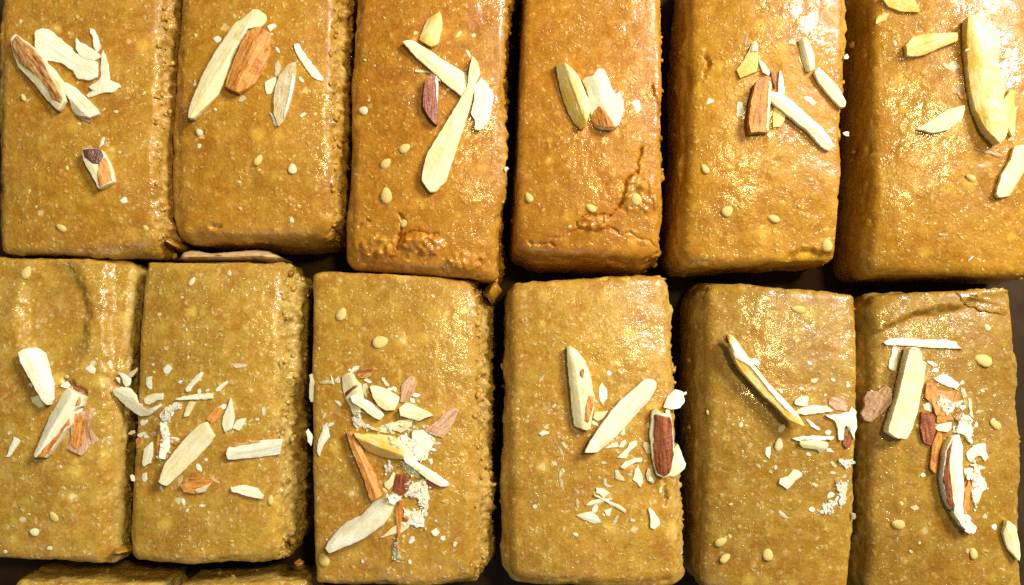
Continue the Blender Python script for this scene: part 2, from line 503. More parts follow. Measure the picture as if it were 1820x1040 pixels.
    co = mesh_obj('crumb', np.concatenate(cv), np.concatenate(cf), 'barfi', parent=o)
    ca = co.data.attributes.new('cut', 'FLOAT', 'POINT')
    ca.data.foreach_set('value', np.repeat(rg.uniform(0.2, 0.95, len(pick)), len(base[0])).astype(np.float32))
    co['kind'] = 'stuff'
    co.color = tuple(t * 1.08 for t in tint) + (1,)
    return o

_ico = None
def ico():
    global _ico
    if _ico is None:
        bm = bmesh.new(); bmesh.ops.create_icosphere(bm, subdivisions=1, radius=1.0)
        _ico = (np.array([v.co[:] for v in bm.verts]), np.array([[v.index for v in f.verts] for f in bm.faces]))
        bm.free()
    return _ico

def cast_down(key, x, y, default=None, trees=None):
    best = None
    for t in (trees or SURF[key]):
        hit = t.ray_cast(Vector((x, y, 900.0)), Vector((0, 0, -1)))
        if hit[0] is not None and (best is None or hit[0].z > best):
            best = hit[0].z
    return default if best is None else best

ORG = (1.06, 0.90, 0.62)
MID = (1.00, 0.95, 0.75)
OLV = (0.90, 0.99, 1.05)
PIECES = {}
def piece(key, *a, **k):
    PIECES[key] = barfi(key, *a, **k)

piece('A1', [(4, -95), (302, -95), (298, 436), (-14, 436)], 'first barfi piece of the upper row, with a scorched almond sliver and one dark nub', 1, (0.86, 0.84, 1.0), lean=(-3, 0), rright=40)
piece('A2', [(318, -95), (612, -95), (606, 412), (304, 412)], 'second barfi piece of the upper row, with a broad orange almond chip', 2, (0.88, 0.83, 0.85), rfront=10, rright=36,
      feats=[('dent', 385, 405, 14, 7, 6)])
piece('A3', [(638, -95), (908, -95), (884, 484), (613, 456)], 'third barfi piece of the upper row, with two crossed slivers and a lifted chip', 3, (0.90, 0.75, 0.6), rfront=6, step=1.9,
      feats=[('crack', [(708, 432), (712, 412), (716, 395), (708, 380)], 2.3, 8), ('crack', [(704, 442), (714, 418), (742, 408), (775, 416)], 2.3, 7), ('crumble', 748, 436, 46, 24, 12), ('crumble', 670, 440, 50, 22, 8), ('crumble', 830, 466, 40, 18, 8), 
             ('crack', [(640, 400), (655, 392)], 3, 5)])
piece('A4', [(933, -95), (1176, -95), (1182, 462), (906, 452)], 'cracked fourth barfi piece of the upper row, with two thick almond chunks', 4, (0.92, 0.76, 0.6), rfront=34, step=1.9,
      feats=[('crack', [(1143, 262), (1136, 300), (1112, 318), (1106, 352), (1102, 368)], 2.3, 9), ('crack', [(1102, 362), (1084, 384), (1058, 378), (1034, 384), (1026, 404)], 2.1, 6),
             ('crack', [(1084, 384), (1076, 400), (1098, 408)], 2.6, 6), ('crack', [(980, 424), (1030, 408), (1080, 408), (1130, 420), (1176, 440)], 2.2, 4),
             ('crack', [(1162, 150), (1170, 190), (1174, 268)], 2.2, 6), ('crumble', 1140, 346, 40, 44, 8), ('crumble', 1058, 396, 34, 18, 9), ('crack', [(940, 428), (985, 438)], 2.8, 5)])
piece('A5', [(1226, -95), (1509, -95), (1496, 452), (1204, 458)], 'fifth barfi piece of the upper row, glittering, with a long white sliver', 5, (0.93, 0.85, 0.6), rleft=16,
      feats=[('crack', [(1252, 104), (1260, 114), (1252, 138)], 3, 9), ('dent', 1440, 462, 55, 22, 10)])
piece('A6', [(1548, -95), (1856, -95), (1856, 476), (1546, 470)], 'sixth barfi piece of the upper row, with the biggest yellow almond sliver', 6, (0.89, 0.82, 0.58), lean=(2, 0), rleft=10)
piece('B1', [(-80, 452), (236, 462), (198, 1012), (-80, 1000)], 'leftmost barfi piece of the lower row, with a sunken dark patch', 7, (0.86, 0.97, 1.6), rfront=4, rright=10,
      feats=[('drop', (192, 450), (182, 1010), 8, 12), ('dent', 96, 562, 74, 118, 14), ('crack', [(116, 672), (150, 700)], 5, 9)])
piece('B2', [(248, 464), (522, 464), (516, 1008), (222, 1002)], 'second barfi piece of the lower row, with scattered flakes and a rectangular sliver', 8, (0.87, 0.97, 1.5), lean=(-2, 0), rright=46)
piece('B3', [(546, 480), (866, 492), (872, 1046), (552, 1046)], 'third barfi piece of the lower row, under the densest heap of chopped almond', 9, (0.87, 0.91, 1.3), rright=44)
piece('B4', [(896, 502), (1196, 486), (1220, 1048), (894, 1042)], 'fourth barfi piece of the lower row, with a red almond half near its edge', 10, (0.91, 0.97, 1.5), rfront=4, rleft=20, rright=14,
      feats=[('crack', [(1178, 848), (1182, 872), (1186, 894)], 3, 10)])
piece('B5', [(1246, 500), (1534, 522), (1520, 1065), (1236, 1062)], 'fifth barfi piece of the lower row, with one long slanting yellow sliver', 11, (0.75, 0.81, 1.1), rleft=24)
piece('B6', [(1536, 522), (1812, 510), (1824, 1080), (1530, 1074)], 'rightmost barfi piece of the lower row, with a thick cream almond block', 12, (0.69, 0.73, 0.9), rleft=26,
      feats=[('dropy', [(1530, 600), (1575, 578), (1625, 556), (1700, 548), (1745, 522), (1820, 515)], 7, 13), ('drop', (1607, 1100), (1602, 500), 10, 3)])
piece('C1', [(6, 1030), (286, 1036), (286, 1500), (6, 1500)], 'lower corner barfi piece peeking in under the leftmost lower-row piece', 13, (0.85, 0.98, 1.9), top=158, h=158, r0=18, rough=1.3)
piece('C2', [(300, 1040), (552, 1026), (552, 1500), (300, 1500)], 'barfi piece peeking in under the second lower-row piece', 14, (0.85, 0.98, 1.9), top=156, h=156, r0=18, rough=1.3)

# ------------------------------------------------------------------ sesame seeds pressed into the sweets
def seed_mesh():
    bm = bmesh.new(); bmesh.ops.create_uvsphere(bm, u_segments=10, v_segments=6, radius=1.0)
    for v in bm.verts:
        t = v.co.y
        v.co.x *= 0.62 * (1 - 0.28 * t)
        v.co.z *= 0.30
        v.co *= 1.0
    for f in bm.faces: f.smooth = True
    out = []
    for mt in ('seed', 'whiteseed'):
        me = bpy.data.meshes.new('sesame_seed'); bm.to_mesh(me); me.materials.append(M[mt]); out.append(me)
    bm.free()
    return out
SEED = seed_mesh()
def sesame(key, px, py, ln, ang, white=0, sink=0.52):
    root = PIECES[key]
    g = P(px, py, TOP if key[0] != 'C' else 158)
    z = cast_down(key, g[0], g[1], trees=SURF[key][:1])
    if z is None: return
    o = bpy.data.objects.new('sesame_seed', SEED[white]); COL.objects.link(o)
    o.parent = root
    r = ln / 2 * U
    wpos = np.array([g[0], g[1], z + ln * 0.15 * (1 - 2 * sink) + 0.4]) * U
    o.location = wpos - np.array(root.location)
    o.rotation_euler = (random.uniform(-.2, .2), random.uniform(-.25, .25), math.radians(ang))
    o.scale = (r * random.uniform(0.85, 1.25), r * random.uniform(0.85, 1.1), r)
random.seed(4)
for a in [('B3', 605, 558, 30, -25), ('B3', 677, 608, 30, -75), ('B3', 573, 998, 30, 20), ('B2', 340, 500, 18, -30, 1), ('B1', 62, 945, 20, 80, 1), ('B1', 44, 484, 24, -20), ('B1', 97, 918, 22, 30),
          ('A3', 720, 265, 27, -60), ('A3', 686, 292, 26, -40), ('A3', 687, 348, 30, 5), ('A3', 720, 395, 24, -40), ('A3', 645, 196, 22, 80, 1), ('A5', 1253, 300, 22, 30), ('A5', 1293, 375, 26, -50),
          ('A5', 1474, 433, 30, 10), ('A5', 1375, 388, 24, 70), ('A6', 1722, 318, 24, 60), ('B5', 1283, 965, 26, -60), ('B5', 1292, 993, 26, -50), ('B5', 1382, 790, 24, 0, 1), ('B5', 1365, 985, 24, 0),
          ('B6', 1748, 640, 34, 70), ('B6', 1595, 932, 28, 80), ('B6', 1733, 985, 26, 10), ('B6', 1757, 582, 16, 30, 1), ('B4', 897, 552, 24, 10, 1), ('B4', 902, 605, 18, 0), ('B2', 405, 485, 12, 0, 1),
          ('B2', 478, 890, 22, 0), ('B3', 856, 545, 22, 0, 1), ('B3', 735, 480, 16, 50, 1), ('A1', 108, 405, 22, 60), ('A1', 45, 175, 16, 30), ('A2', 355, 236, 16, 40, 1), ('A2', 460, 285, 26, -30),
          ('A2', 520, 300, 22, 0, 1), ('A4', 940, 350, 24, 30), ('A4', 1050, 370, 26, 60), ('A4', 1130, 355, 26, 20), ('A6', 1748, 155, 16, 0), ('B5', 1420, 550, 26, 80), ('B6', 1772, 755, 26, 60)]:
    sesame(*a)
for key, (x0, y0, x1, y1) in {'A1': (25, 5, 262, 420), 'A2': (325, 5, 575, 395), 'A3': (645, 5, 870, 440), 'A4': (935, 5, 1160, 410), 'A5': (1232, 5, 1485, 435), 'A6': (1565, 5, 1815, 450), 'B1': (5, 470, 185, 985),
                              'B2': (240, 480, 480, 985), 'B3': (565, 500, 835, 1015), 'B4': (915, 515, 1195, 1005), 'B5': (1260, 530, 1495, 1030), 'B6': (1560, 545, 1795, 1030)}.items():
    for _ in range(9):
        sesame(key, random.uniform(x0, x1), random.uniform(y0, y1), random.choice([7, 8, 9, 10, 11, 13]), random.uniform(0, 180), int(random.random() < 0.35), random.uniform(0.55, 0.85))

# ------------------------------------------------------------------ chopped almonds lying on the sweets
# outlines measured on enlargements: name -> (left, top, enlargement)
ENL = {'a': (0, 30, 3.25), 'b': (320, 0, 4.333), 'c': (690, 10, 3.059), 'd': (960, 90, 6.12), 'e': (1230, 50, 4.333), 'f': (1540, 0, 3.714), 'g': (0, 600, 4.52), 'h': (190, 640, 3.853),
       'i': (530, 640, 5.777), 'j': (530, 790, 4.727), 'k': (940, 600, 5.2), 'l': (940, 750, 5.2), 'm': (1270, 580, 5.777), 'n': (1300, 720, 4.954), 'o': (1520, 580, 4.727), 'p': (1520, 760, 3.714), 'q': (1200, 0, 2.0)}
ORD = {'1': 'first', '2': 'second', '3': 'third', '4': 'fourth', '5': 'fifth', '6': 'sixth'}
def where(key):
    return 'on the %s %s-row piece' % (ORD[key[1]], 'upper' if key[0] == 'A' else 'lower')

def resample(pts, step, jitter, rg):
    pts = np.asarray(pts, float)
    out = []
    n = len(pts)
    # rounded corners by Catmull-Rom mixed with the straight edge
    for a in range(n):
        p0, p1, p2, p3 = pts[(a - 1) % n], pts[a], pts[(a + 1) % n], pts[(a + 2) % n]
        m = max(1, int(np.linalg.norm(p2 - p1) / step))
        for b in range(m):
            t = b / m
            cr = 0.5 * ((2 * p1) + (-p0 + p2) * t + (2 * p0 - 5 * p1 + 4 * p2 - p3) * t * t + (-p0 + 3 * p1 - 3 * p2 + p3) * t ** 3)
            ln = p1 + (p2 - p1) * t
            out.append(0.22 * cr + 0.78 * ln)
    out = np.array(out)
    nz = rg.normal(size=out.shape)
    nz = 0.5 * nz + 0.8 * (nz + np.roll(nz, 1, 0) + np.roll(nz, -1, 0)) / 3
    out += nz * jitter
    return out

def shard_mesh(xy, thick, plane, dome, rg, bend=0.0, raggedz=0.5):
    """xy: outline in plan (n x 2, counter-clockwise); plane: function giving the underside height"""
    c = xy.mean(0)
    u, s_, vt = np.linalg.svd(xy - c, full_matrices=False)
    ax = vt[0]; pr = (xy - c) @ ax; pw = (xy - c) @ vt[1]
    hl = max((pr.max() - pr.min()) / 2 - (pw.max() - pw.min()) / 2, 0.0) * 0.92
    mid = (pr.max() + pr.min()) / 2
    foot = c + np.clip(pr - mid, -hl, hl)[:, None] * ax + mid * ax
    L = max((pr.max() - pr.min()) / 2, 1)
    W2 = max((pw.max() - pw.min()) / 2, 1); wm = (pw.max() + pw.min()) / 2
    rings = [(0.97, 0.0), (1.0, 0.12), (1.0, 0.90 - 0.3 * dome), (0.97, 1.0 - 0.2 * dome), (0.80, 1.0), (0.45, 1.0 + 0.2 * dome), (0.14, 1.0 + 0.25 * dome)]
    n = len(xy)
    V = []; F = []
    seed = int(rg.integers(1, 9999))
    # the knife leaves two planes that meet in a ridge off the middle
    off = float(rg.uniform(-0.35, 0.35)); fa, fb = (rg.uniform(0.0, 0.18), rg.uniform(0.3, 0.75)) if rg.random() < 0.5 else (rg.uniform(0.3, 0.75), rg.uniform(0.0, 0.18))
    if thick < 9: fa *= 0.4; fb *= 0.4
    sm = xy.copy()
    for k, (s, hgt) in enumerate(rings):
        if k > 3:
            for _ in range(2 + 3 * (k - 3)):
                sm = (sm + np.roll(sm, 1, 0) + np.roll(sm, -1, 0)) / 3
        r = foot + (sm - foot) * s
        lat = ((r - c) @ vt[1] - wm) / W2
        facet = 1 - fa * np.maximum(0, lat - off) / (1 - off) - fb * np.maximum(0, off - lat) / (1 + off)
        z = plane(r[:, 0], r[:, 1]) + thick * hgt * (facet if k >= 2 else 1)
        q = ((r - c) @ ax - mid) / L
        z = z + bend * (q * q - 0.3)
        pp = np.concatenate([r, z[:, None]], 1)
        if k >= 2:
            pp[:, 2] += raggedz * (vnoise(pp, 12, seed) * 0.04 * thick + vnoise(pp, 40, seed + 1) * 0.10 * thick)
        V.append(pp)
    for k in range(len(rings) - 1):
        for a in range(n):
            b = (a + 1) % n
            F.append((k * n + a, k * n + b, (k + 1) * n + b, (k + 1) * n + a))
    V = np.concatenate(V)
    # close the narrow last ring and the underside with fans
    last = (len(rings) - 1) * n
    ct_, cb_ = len(V), len(V) + 1
    V = np.concatenate([V, V[last:last + n].mean(0, keepdims=True), V[:n].mean(0, keepdims=True)])
    for a in range(n):
        b = (a + 1) % n
        F.append((last + a, last + b, ct_)); F.append((b, a, cb_))
    return V, F

def outline_plan(key, enl, pts, up=0.0, trees=None):
    x0, y0, k = ENL[enl]
    res = []
    for X, Y in pts:
        px, py = x0 + X / k, y0 + Y / k
        g = P(px, py, TOP)
        for _ in range(2):
            z = cast_down(key, g[0], g[1], TOP - 6, trees)
            g = P(px, py, z + up)
        res.append(g[:2])
    return np.array(res)

def nut(key, enl, pts, thick, mat, label, name='almond_sliver', cat='almond', dome=0.0, rag=0.4, group=None, parts=(), lift=0.0, sink=2.2, bend=None, lean=0.0):
    seed = int(abs(sum((i + 3) * (x * 7 + y * 13) for i, (x, y) in enumerate(pts)))) % 99991
    rg = np.random.default_rng(seed)
    pl = outline_plan(key, enl, pts, thick * 0.6, SURF[key][:1])
    area2 = np.sum(pl[:, 0] * np.roll(pl[:, 1], -1) - pl[:, 1] * np.roll(pl[:, 0], -1))
    if area2 < 0: pl = pl[::-1]
    xy = resample(pl, 3.5, rag, rg)
    c = xy.mean(0)
    thick = thick * (0.85 if thick >= 12 else 0.8)
    smp = np.concatenate([c + (xy - c) * f for f in (0.92, 0.5, 0.1)])[::2]
    hz = np.array([cast_down(key, x, y, TOP - 9) for x, y in smp])
    A = np.concatenate([smp - c, np.ones((len(smp), 1))], 1)
    co, *_ = np.linalg.lstsq(A, hz, rcond=None)
    sl = np.clip(co[:2], -0.45, 0.45)
    res = hz - (smp - c) @ sl
    base = np.percentile(res, 88 if thick > 9 else 75) - sink + lift
    pd = np.array([-sl[1], sl[0]])
    plane = lambda x, y: base + (x - c[0]) * sl[0] + (y - c[1]) * sl[1] + lean * (x - c[0])
    if bend is None: bend = float(rg.normal() * 0.10 * thick)
    V, F = shard_mesh(xy, thick, plane, dome * 0.5, rg, bend)
    if rag >= 1.2:
        # crumbly: little broken grains all over it
        bx, bf = ico()
        base_n = len(V)
        vs, fs = [V], list(F)
        for a in range(int(20 + len(xy) * 0.9)):
            e = xy[rg.integers(len(xy))]; t_ = rg.random() ** 0.55 * 1.28
            w = c + (e - c) * t_
            r_ = 0.8 + 2.6 * rg.random() ** 2
            th = rg.random() * 6.28
            g = bx * (r_ * rg.uniform(0.5, 1.5, 3)) * np.array([1.7, 0.9, 0.4]) * (1 + 0.25 * rg.normal(size=(len(bx), 1)))
            g = g @ np.array(Matrix.Rotation(rg.normal() * 0.5, 3, 'Y') @ Matrix.Rotation(th, 3, 'Z'))
            if t_ < 1.0:
                zz = plane(w[0], w[1]) + thick * rg.uniform(0.75, 1.1)
            else:
                zz = cast_down(key, w[0], w[1], TOP - 12) + r_ * 0.3
            vs.append(g + np.array([w[0], w[1], zz]))
            fs += [tuple(int(i) for i in f + base_n) for f in bf]
            base_n += len(bx)
        V, F = np.concatenate(vs), fs
    o = mesh_obj(name, V, F, mat, sharp=24)
    tag(o, label if label.startswith('=') is False else label[1:], cat, group)
    tree = BVHTree.FromPolygons([tuple(v) for v in V], F)
    for pe, ppts, pm in parts:
        pp = outline_plan(key, pe, ppts, 0.0, [tree])
        # stay with the measured place on the nut's own height
        x0, y0, k = ENL[pe]
        zt = float(np.percentile(V[:, 2], 80))
        pp = np.array([P(x0 + X / k, y0 + Y / k, cast_down(key, *P(x0 + X / k, y0 + Y / k, zt)[:2], zt - thick * 0.3, [tree]))[:2] for X, Y in ppts])
        a2 = np.sum(pp[:, 0] * np.roll(pp[:, 1], -1) - pp[:, 1] * np.roll(pp[:, 0], -1))
        if a2 < 0: pp = pp[::-1]
        sx = resample(pp, 3.0, 0.6, rg)
        def drape(x, y):
            return np.array([cast_down(key, a, b, zt - thick * 0.75, [tree]) for a, b in zip(np.atleast_1d(x), np.atleast_1d(y))]) - 1.2
        PV, PF = shard_mesh(sx, 2.6, drape, 0.1, rg, 0.0, 0.3)
        mesh_obj('skin' if pm not in ('white', 'cream') else 'flesh', PV, PF, pm, parent=o)
    SURF[key].append(tree)
    # turn the local frame so that y runs along the piece
    uu_, ss_, vt_ = np.linalg.svd(xy - c, full_matrices=False)
    ang = math.atan2(vt_[0][1], vt_[0][0]) - math.pi / 2
    R = Matrix.Rotation(-ang, 4, 'Z')
    o.data.transform(R); o.rotation_euler.z = ang
    for ch in o.children:
        ch.data.transform(R); ch.location = R @ ch.location
    return o

def fleck(key, enl, x, y, ln, wd, ang, mat='white', thick=4.5):
    """a small flake: position in the enlargement, size in drawing units"""
    x0, y0, k = ENL[enl]
    rg = np.random.default_rng(int(x * 31 + y * 17 + ln))
    n = 7
    a = np.linspace(0, 2 * math.pi, n, endpoint=False) + rg.normal(size=n) * 0.18
    r = 1 + rg.normal(size=n) * 0.2
    lx, ly = np.cos(a) * ln / 2 * r * k, np.sin(a) * wd / 2 * r * k
    ca, sa = math.cos(math.radians(ang)), -math.sin(math.radians(ang))
    pts = [(x + u * ca - v * sa, y + u * sa + v * ca) for u, v in zip(lx, ly)]
    kind = {'white': 'white', 'cream': 'cream', 'clear': 'greyish oily', 'pale': 'tan skinned', 'orange': 'orange skinned', 'yellow': 'yellow', 'red': 'red skinned'}[mat]
    px, py = x0 + x / k, y0 + y / k
    label = 'tiny %s almond fleck %s' % (kind, where(key))
    near = sorted((math.hypot(px - a, py - b), a, b, t) for a, b, t in NAMED.get(key, []))[:1]
    if near and near[0][0] < 90:
        d_, a, b, t = near[0]
        side = ('right of' if px > a else 'left of') if abs(px - a) > abs(py - b) else ('below' if py > b else 'above')
        for cand in ('tiny %s fleck %s the %s %s' % (kind, side, t, where(key)), 'tiny %s fleck %s the %s' % (kind, side, t)):
            if len(cand.split()) <= 16:
                label = cand
                break
    return nut(key, enl, pts, thick, mat, label, 'almond_fleck', group='tiny %s flecks %s' % (kind, where(key)), dome=0.1, rag=0.5)
NAMED = {}

def N(key, enl, pts, thick, mat, text, **kw):
    kw.setdefault('name', 'almond_sliver' if thick >= 9 else 'almond_flake')
    if mat in ('orange', 'red', 'pale', 'scorch', 'dark') and thick < 11: kw['name'] = 'almond_skin_flake'
    x0, y0, k = ENL[enl]
    NAMED.setdefault(key, []).append((x0 + sum(p[0] for p in pts) / len(pts) / k, y0 + sum(p[1] for p in pts) / len(pts) / k, text))
    if thick < 9: kw.setdefault('dome', 0.1); kw.setdefault('rag', 0.8)
    return nut(key, enl, pts, thick, mat, text + ' ' + where(key), **kw)

# ---- first upper piece
N('A1', 'a', [(205, 85), (240, 65), (290, 75), (340, 120), (400, 170), (440, 215), (500, 235), (560, 260), (565, 345), (510, 368), (450, 360), (420, 310), (340, 262), (260, 248), (200, 175)], 8, 'white', 'largest ragged white almond flake')
N('A1', 'a', [(432, 118), (465, 145), (535, 185), (585, 230), (540, 248), (470, 235), (440, 190)], 7, 'white', 'pointed white flake overlapping the largest ragged flake')
N('A1', 'a', [(515, 65), (545, 75), (575, 160), (570, 195), (548, 210), (540, 150)], 6, 'white', 'narrow upright white flake')
N('A1', 'a', [(590, 195), (625, 270), (632, 360), (690, 390), (695, 410), (650, 435), (590, 440), (510, 465), (498, 450), (545, 425), (510, 405), (560, 372), (580, 340), (580, 260)], 6, 'white', 'bent L-shaped white flake')
N('A1', 'a', [(262, 265), (300, 290), (360, 370), (430, 405), (500, 470), (560, 530), (575, 560), (520, 585), (450, 575), (410, 540), (400, 480), (350, 400), (300, 340)], 13, 'white', 'white sliver with a brown tip beside the scorched sliver',
  parts=[('a', [(425, 560), (470, 572), (522, 580), (515, 606), (470, 598)], 'pale')])
N('A1', 'a', [(65, 135), (95, 100), (130, 130), (190, 170), (260, 240), (300, 330), (360, 390), (385, 490), (345, 545), (300, 510), (230, 430), (180, 370), (100, 290), (75, 220)], 17, 'cream', 'scorched brown-topped almond sliver',
  parts=[('a', [(70, 138), (97, 108), (130, 138), (190, 180), (245, 250), (290, 345), (330, 420), (362, 470), (350, 498), (300, 470), (275, 410), (230, 350), (160, 300), (110, 262), (78, 205)], 'scorch')])
N('A1', 'a', [(478, 770), (520, 758), (585, 768), (630, 850), (655, 950), (570, 992), (520, 900), (480, 830)], 24, 'cream', 'short almond nub with dark plum skin',
  parts=[('a', [(480, 770), (520, 760), (585, 772), (600, 812), (570, 850), (530, 848), (492, 810)], 'dark'), ('a', [(572, 850), (604, 812), (630, 855), (650, 945), (578, 982), (562, 920)], 'orange')])
fleck('A1', 'a', 586, 725, 19, 8, 80)
fleck('A1', 'a', 715, 1056, 13, 11, 0)
fleck('A1', 'a', 160, 475, 13, 9, 30, 'clear', 3)
fleck('A1', 'a', 455, 618, 10, 6, -20, 'cream', 3)
fleck('A1', 'a', 725, 800, 10, 7, -40, 'clear', 3)
# ---- second upper piece
N('A2', 'b', [(530, 240), (600, 205), (690, 250), (685, 380), (640, 520), (560, 640), (450, 715), (345, 665), (370, 570), (420, 450), (470, 330)], 25, 'orange', 'broad orange-skinned almond chip', dome=0.5)
N('A2', 'b', [(70, 915), (75, 830), (110, 720), (160, 600), (250, 430), (340, 300), (420, 190), (500, 140), (570, 80), (610, 85), (660, 115), (660, 150), (620, 200), (530, 230), (470, 310), (400, 440), (330, 640), (270, 740), (180, 830), (110, 915)], 22, 'cream', 'long pale cream sliver leaning on the orange chip')
N('A2', 'b', [(890, 480), (885, 640), (850, 800), (790, 940), (755, 970), (715, 860), (725, 700), (760, 580), (830, 490)], 11, 'clear', 'oily translucent leaf-shaped sliver',
  parts=[('b', [(862, 565), (884, 590), (880, 660), (850, 780), (800, 910), (795, 880), (836, 740), (850, 650)], 'white')])
N('A2', 'b', [(880, 335), (910, 330), (970, 430), (1050, 530), (1105, 600), (1095, 622), (1010, 590), (950, 500), (885, 395)], 6, 'white', 'bright white slanting flake near the right edge')
N('A2', 'b', [(650, 630), (735, 590), (735, 650), (700, 720), (665, 730), (655, 690)], 5, 'white', 'small ragged white flake left of the translucent sliver')
N('A2', 'b', [(725, 490), (755, 460), (780, 510), (765, 560), (725, 590)], 5, 'clear', 'small greyish flake above the ragged white flake')
N('A2', 'b', [(685, 870), (715, 875), (750, 965), (735, 968)], 5, 'white', 'thin white splinter at the foot of the translucent sliver')
N('A2', 'b', [(670, 200), (730, 185), (740, 205), (690, 240)], 5, 'white', 'small white flake at the top of the orange chip')
for x, y, l_, w_, a_ in [(285, 300, 15, 9, -10), (112, 650, 9, 8, 40), (750, 385, 15, 6, -55), (930, 612, 16, 7, -50), (475, 760, 17, 12, 20), (705, 262, 7, 6, 0), (945, 880, 14, 7, 30), (440, 185, 13, 7, 0)]:
    fleck('A2', 'b', x, y, l_, w_, a_, 'white' if a_ != 20 else 'clear')
# ---- third upper piece
N('A3', 'c', [(210, 70), (245, 55), (280, 35), (292, 60), (293, 110), (270, 210), (235, 222), (190, 200), (168, 180), (190, 110)], 14, 'yellow', 'short pale yellow stub above the crossed slivers', dome=0.1)
N('A3', 'c', [(235, 372), (270, 380), (275, 440), (268, 560), (265, 650), (230, 620), (190, 550), (190, 470), (205, 410)], 20, 'red', 'red-brown almond wedge', name='almond_sliver',
  parts=[('c', [(255, 375), (272, 388), (272, 470), (264, 560), (262, 470)], 'white')])
N('A3', 'c', [(145, 350), (235, 345), (265, 365), (285, 420), (250, 385), (230, 362), (150, 360)], 4, 'cream', 'curled thin shaving above the red-brown wedge')
N('A3', 'c', [(80, 200), (130, 185), (200, 225), (300, 290), (400, 350), (450, 400), (440, 470), (400, 495), (330, 440), (230, 350), (150, 280)], 15, 'cream', 'cream sliver slanting down to the right')
N('A3', 'c', [(505, 390), (540, 430), (575, 490), (560, 560), (545, 630), (500, 680), (470, 670), (470, 620), (448, 580), (465, 520), (470, 440)], 13, 'white', 'short white sliver right of the crossing')
N('A3', 'c', [(460, 278), (485, 310), (502, 365), (475, 430), (450, 530), (410, 660), (370, 780), (330, 900), (318, 945), (260, 1010), (225, 1015), (180, 950), (190, 880), (215, 800), (280, 690), (380, 530), (430, 440), (442, 340)], 17, 'cream', 'longest sliver, pale, crossing over the slanting one')
N('A3', 'c', [(355, 170), (395, 130), (405, 150), (375, 172)], 4, 'yellow', 'small yellow flake right of the stub')
for x, y, l_, w_, a_, m_ in [(438, 262, 14, 5, -60, 'cream'), (465, 160, 8, 6, 0, 'cream'), (570, 400, 9, 7, 0, 'clear'), (325, 455, 7, 5, 0, 'white'), (640, 885, 11, 8, 60, 'cream'), (95, 780, 24, 9, 40, 'yellow')]:
    fleck('A3', 'c', x, y, l_, w_, a_, m_, 3.5)
# ---- fourth upper piece
N('A4', 'd', [(480, 290), (570, 275), (620, 205), (690, 205), (730, 290), (780, 400), (820, 480), (860, 450), (905, 560), (905, 680), (850, 815), (790, 850), (690, 850), (600, 820), (560, 700), (545, 640), (530, 500), (500, 400), (460, 320)], 23, 'white', 'white chunk with an orange skin corner', dome=0.15,
  parts=[('d', [(640, 600), (700, 650), (770, 740), (825, 825), (790, 850), (700, 848), (605, 820), (565, 705)], 'orange')])
N('A4', 'd', [(185, 135), (260, 130), (340, 190), (420, 280), (470, 400), (530, 540), (545, 680), (490, 830), (440, 835), (370, 770), (300, 640), (250, 500), (205, 330), (180, 200)], 27, 'yellow', 'thick cream and yellow chunk', dome=0.2)
N('A4', 'd', [(985, 560), (1030, 530), (1080, 540), (1100, 640), (1070, 665)], 3.5, 'white', 'small flat white flake right of the chunks')
fleck('A4', 'd', 208, 485, 14, 6, -50, 'pale', 3)
fleck('A4', 'd', 560, 748, 7, 5, -40, 'white', 3)
# ---- fifth upper piece
N('A5', 'e', [(460, 0), (420, 60), (440, 100), (405, 130), (400, 90), (430, 20)], 4, 'pale', 'thin tan splinter at the top')
N('A5', 'e', [(490, 95), (510, 130), (512, 200), (505, 330), (440, 355), (375, 385), (345, 320), (400, 240), (440, 170), (460, 110)], 10, 'yellow', 'pointed yellow stub with a white tip', dome=0.1,
  parts=[('e', [(488, 100), (506, 135), (504, 180), (450, 185), (465, 125)], 'white')])
N('A5', 'e', [(515, 240), (560, 270), (605, 340), (590, 365), (545, 340), (520, 280)], 9, 'cream', 'stubby cream piece above the brown chunk')
N('A5', 'e', [(490, 420), (560, 370), (610, 385), (620, 500), (600, 700), (590, 800), (520, 800), (450, 810), (430, 740), (450, 560)], 27, 'orange', 'upright brown streaked almond chunk',
  parts=[('e', [(592, 405), (612, 430), (610, 560), (596, 785), (572, 785), (582, 560)], 'cream')])
N('A5', 'e', [(605, 325), (625, 330), (650, 420), (640, 465), (625, 420)], 9, 'red', 'small dark red skin splinter above the brown chunk')
N('A5', 'e', [(640, 580), (720, 650), (715, 710), (680, 760), (625, 765), (625, 650)], 9, 'yellow', 'yellow shard under the long white sliver', dome=0.1)
N('A5', 'e', [(680, 320), (705, 390), (712, 500), (670, 510), (665, 420)], 9, 'white', 'upright white spike above the long sliver')
N('A5', 'e', [(540, 490), (570, 485), (650, 500), (710, 520), (800, 590), (900, 680), (1000, 760), (1060, 840), (1095, 910), (1060, 940), (1000, 910), (900, 800), (800, 720), (700, 640), (600, 560)], 19, 'white', 'long white sliver slanting down to the right', sink=4)
N('A5', 'e', [(825, 90), (880, 70), (920, 140), (945, 220), (945, 310), (910, 335), (880, 320), (850, 220)], 14, 'cream', 'upper of two cream sticks at the right edge')
N('A5', 'e', [(940, 340), (975, 300), (1060, 370), (1140, 450), (1195, 560), (1180, 605), (1140, 610), (1060, 520), (980, 420)], 15, 'cream', 'lower of two cream sticks at the right edge')
N('A5', 'e', [(860, 525), (890, 515), (965, 570), (945, 600), (880, 555)], 4, 'white', 'thin white flake between the long sliver and the sticks')
N('A5', 'e', [(350, 570), (400, 575), (390, 680), (345, 670)], 4, 'white', 'small upright white flake left of the brown chunk')
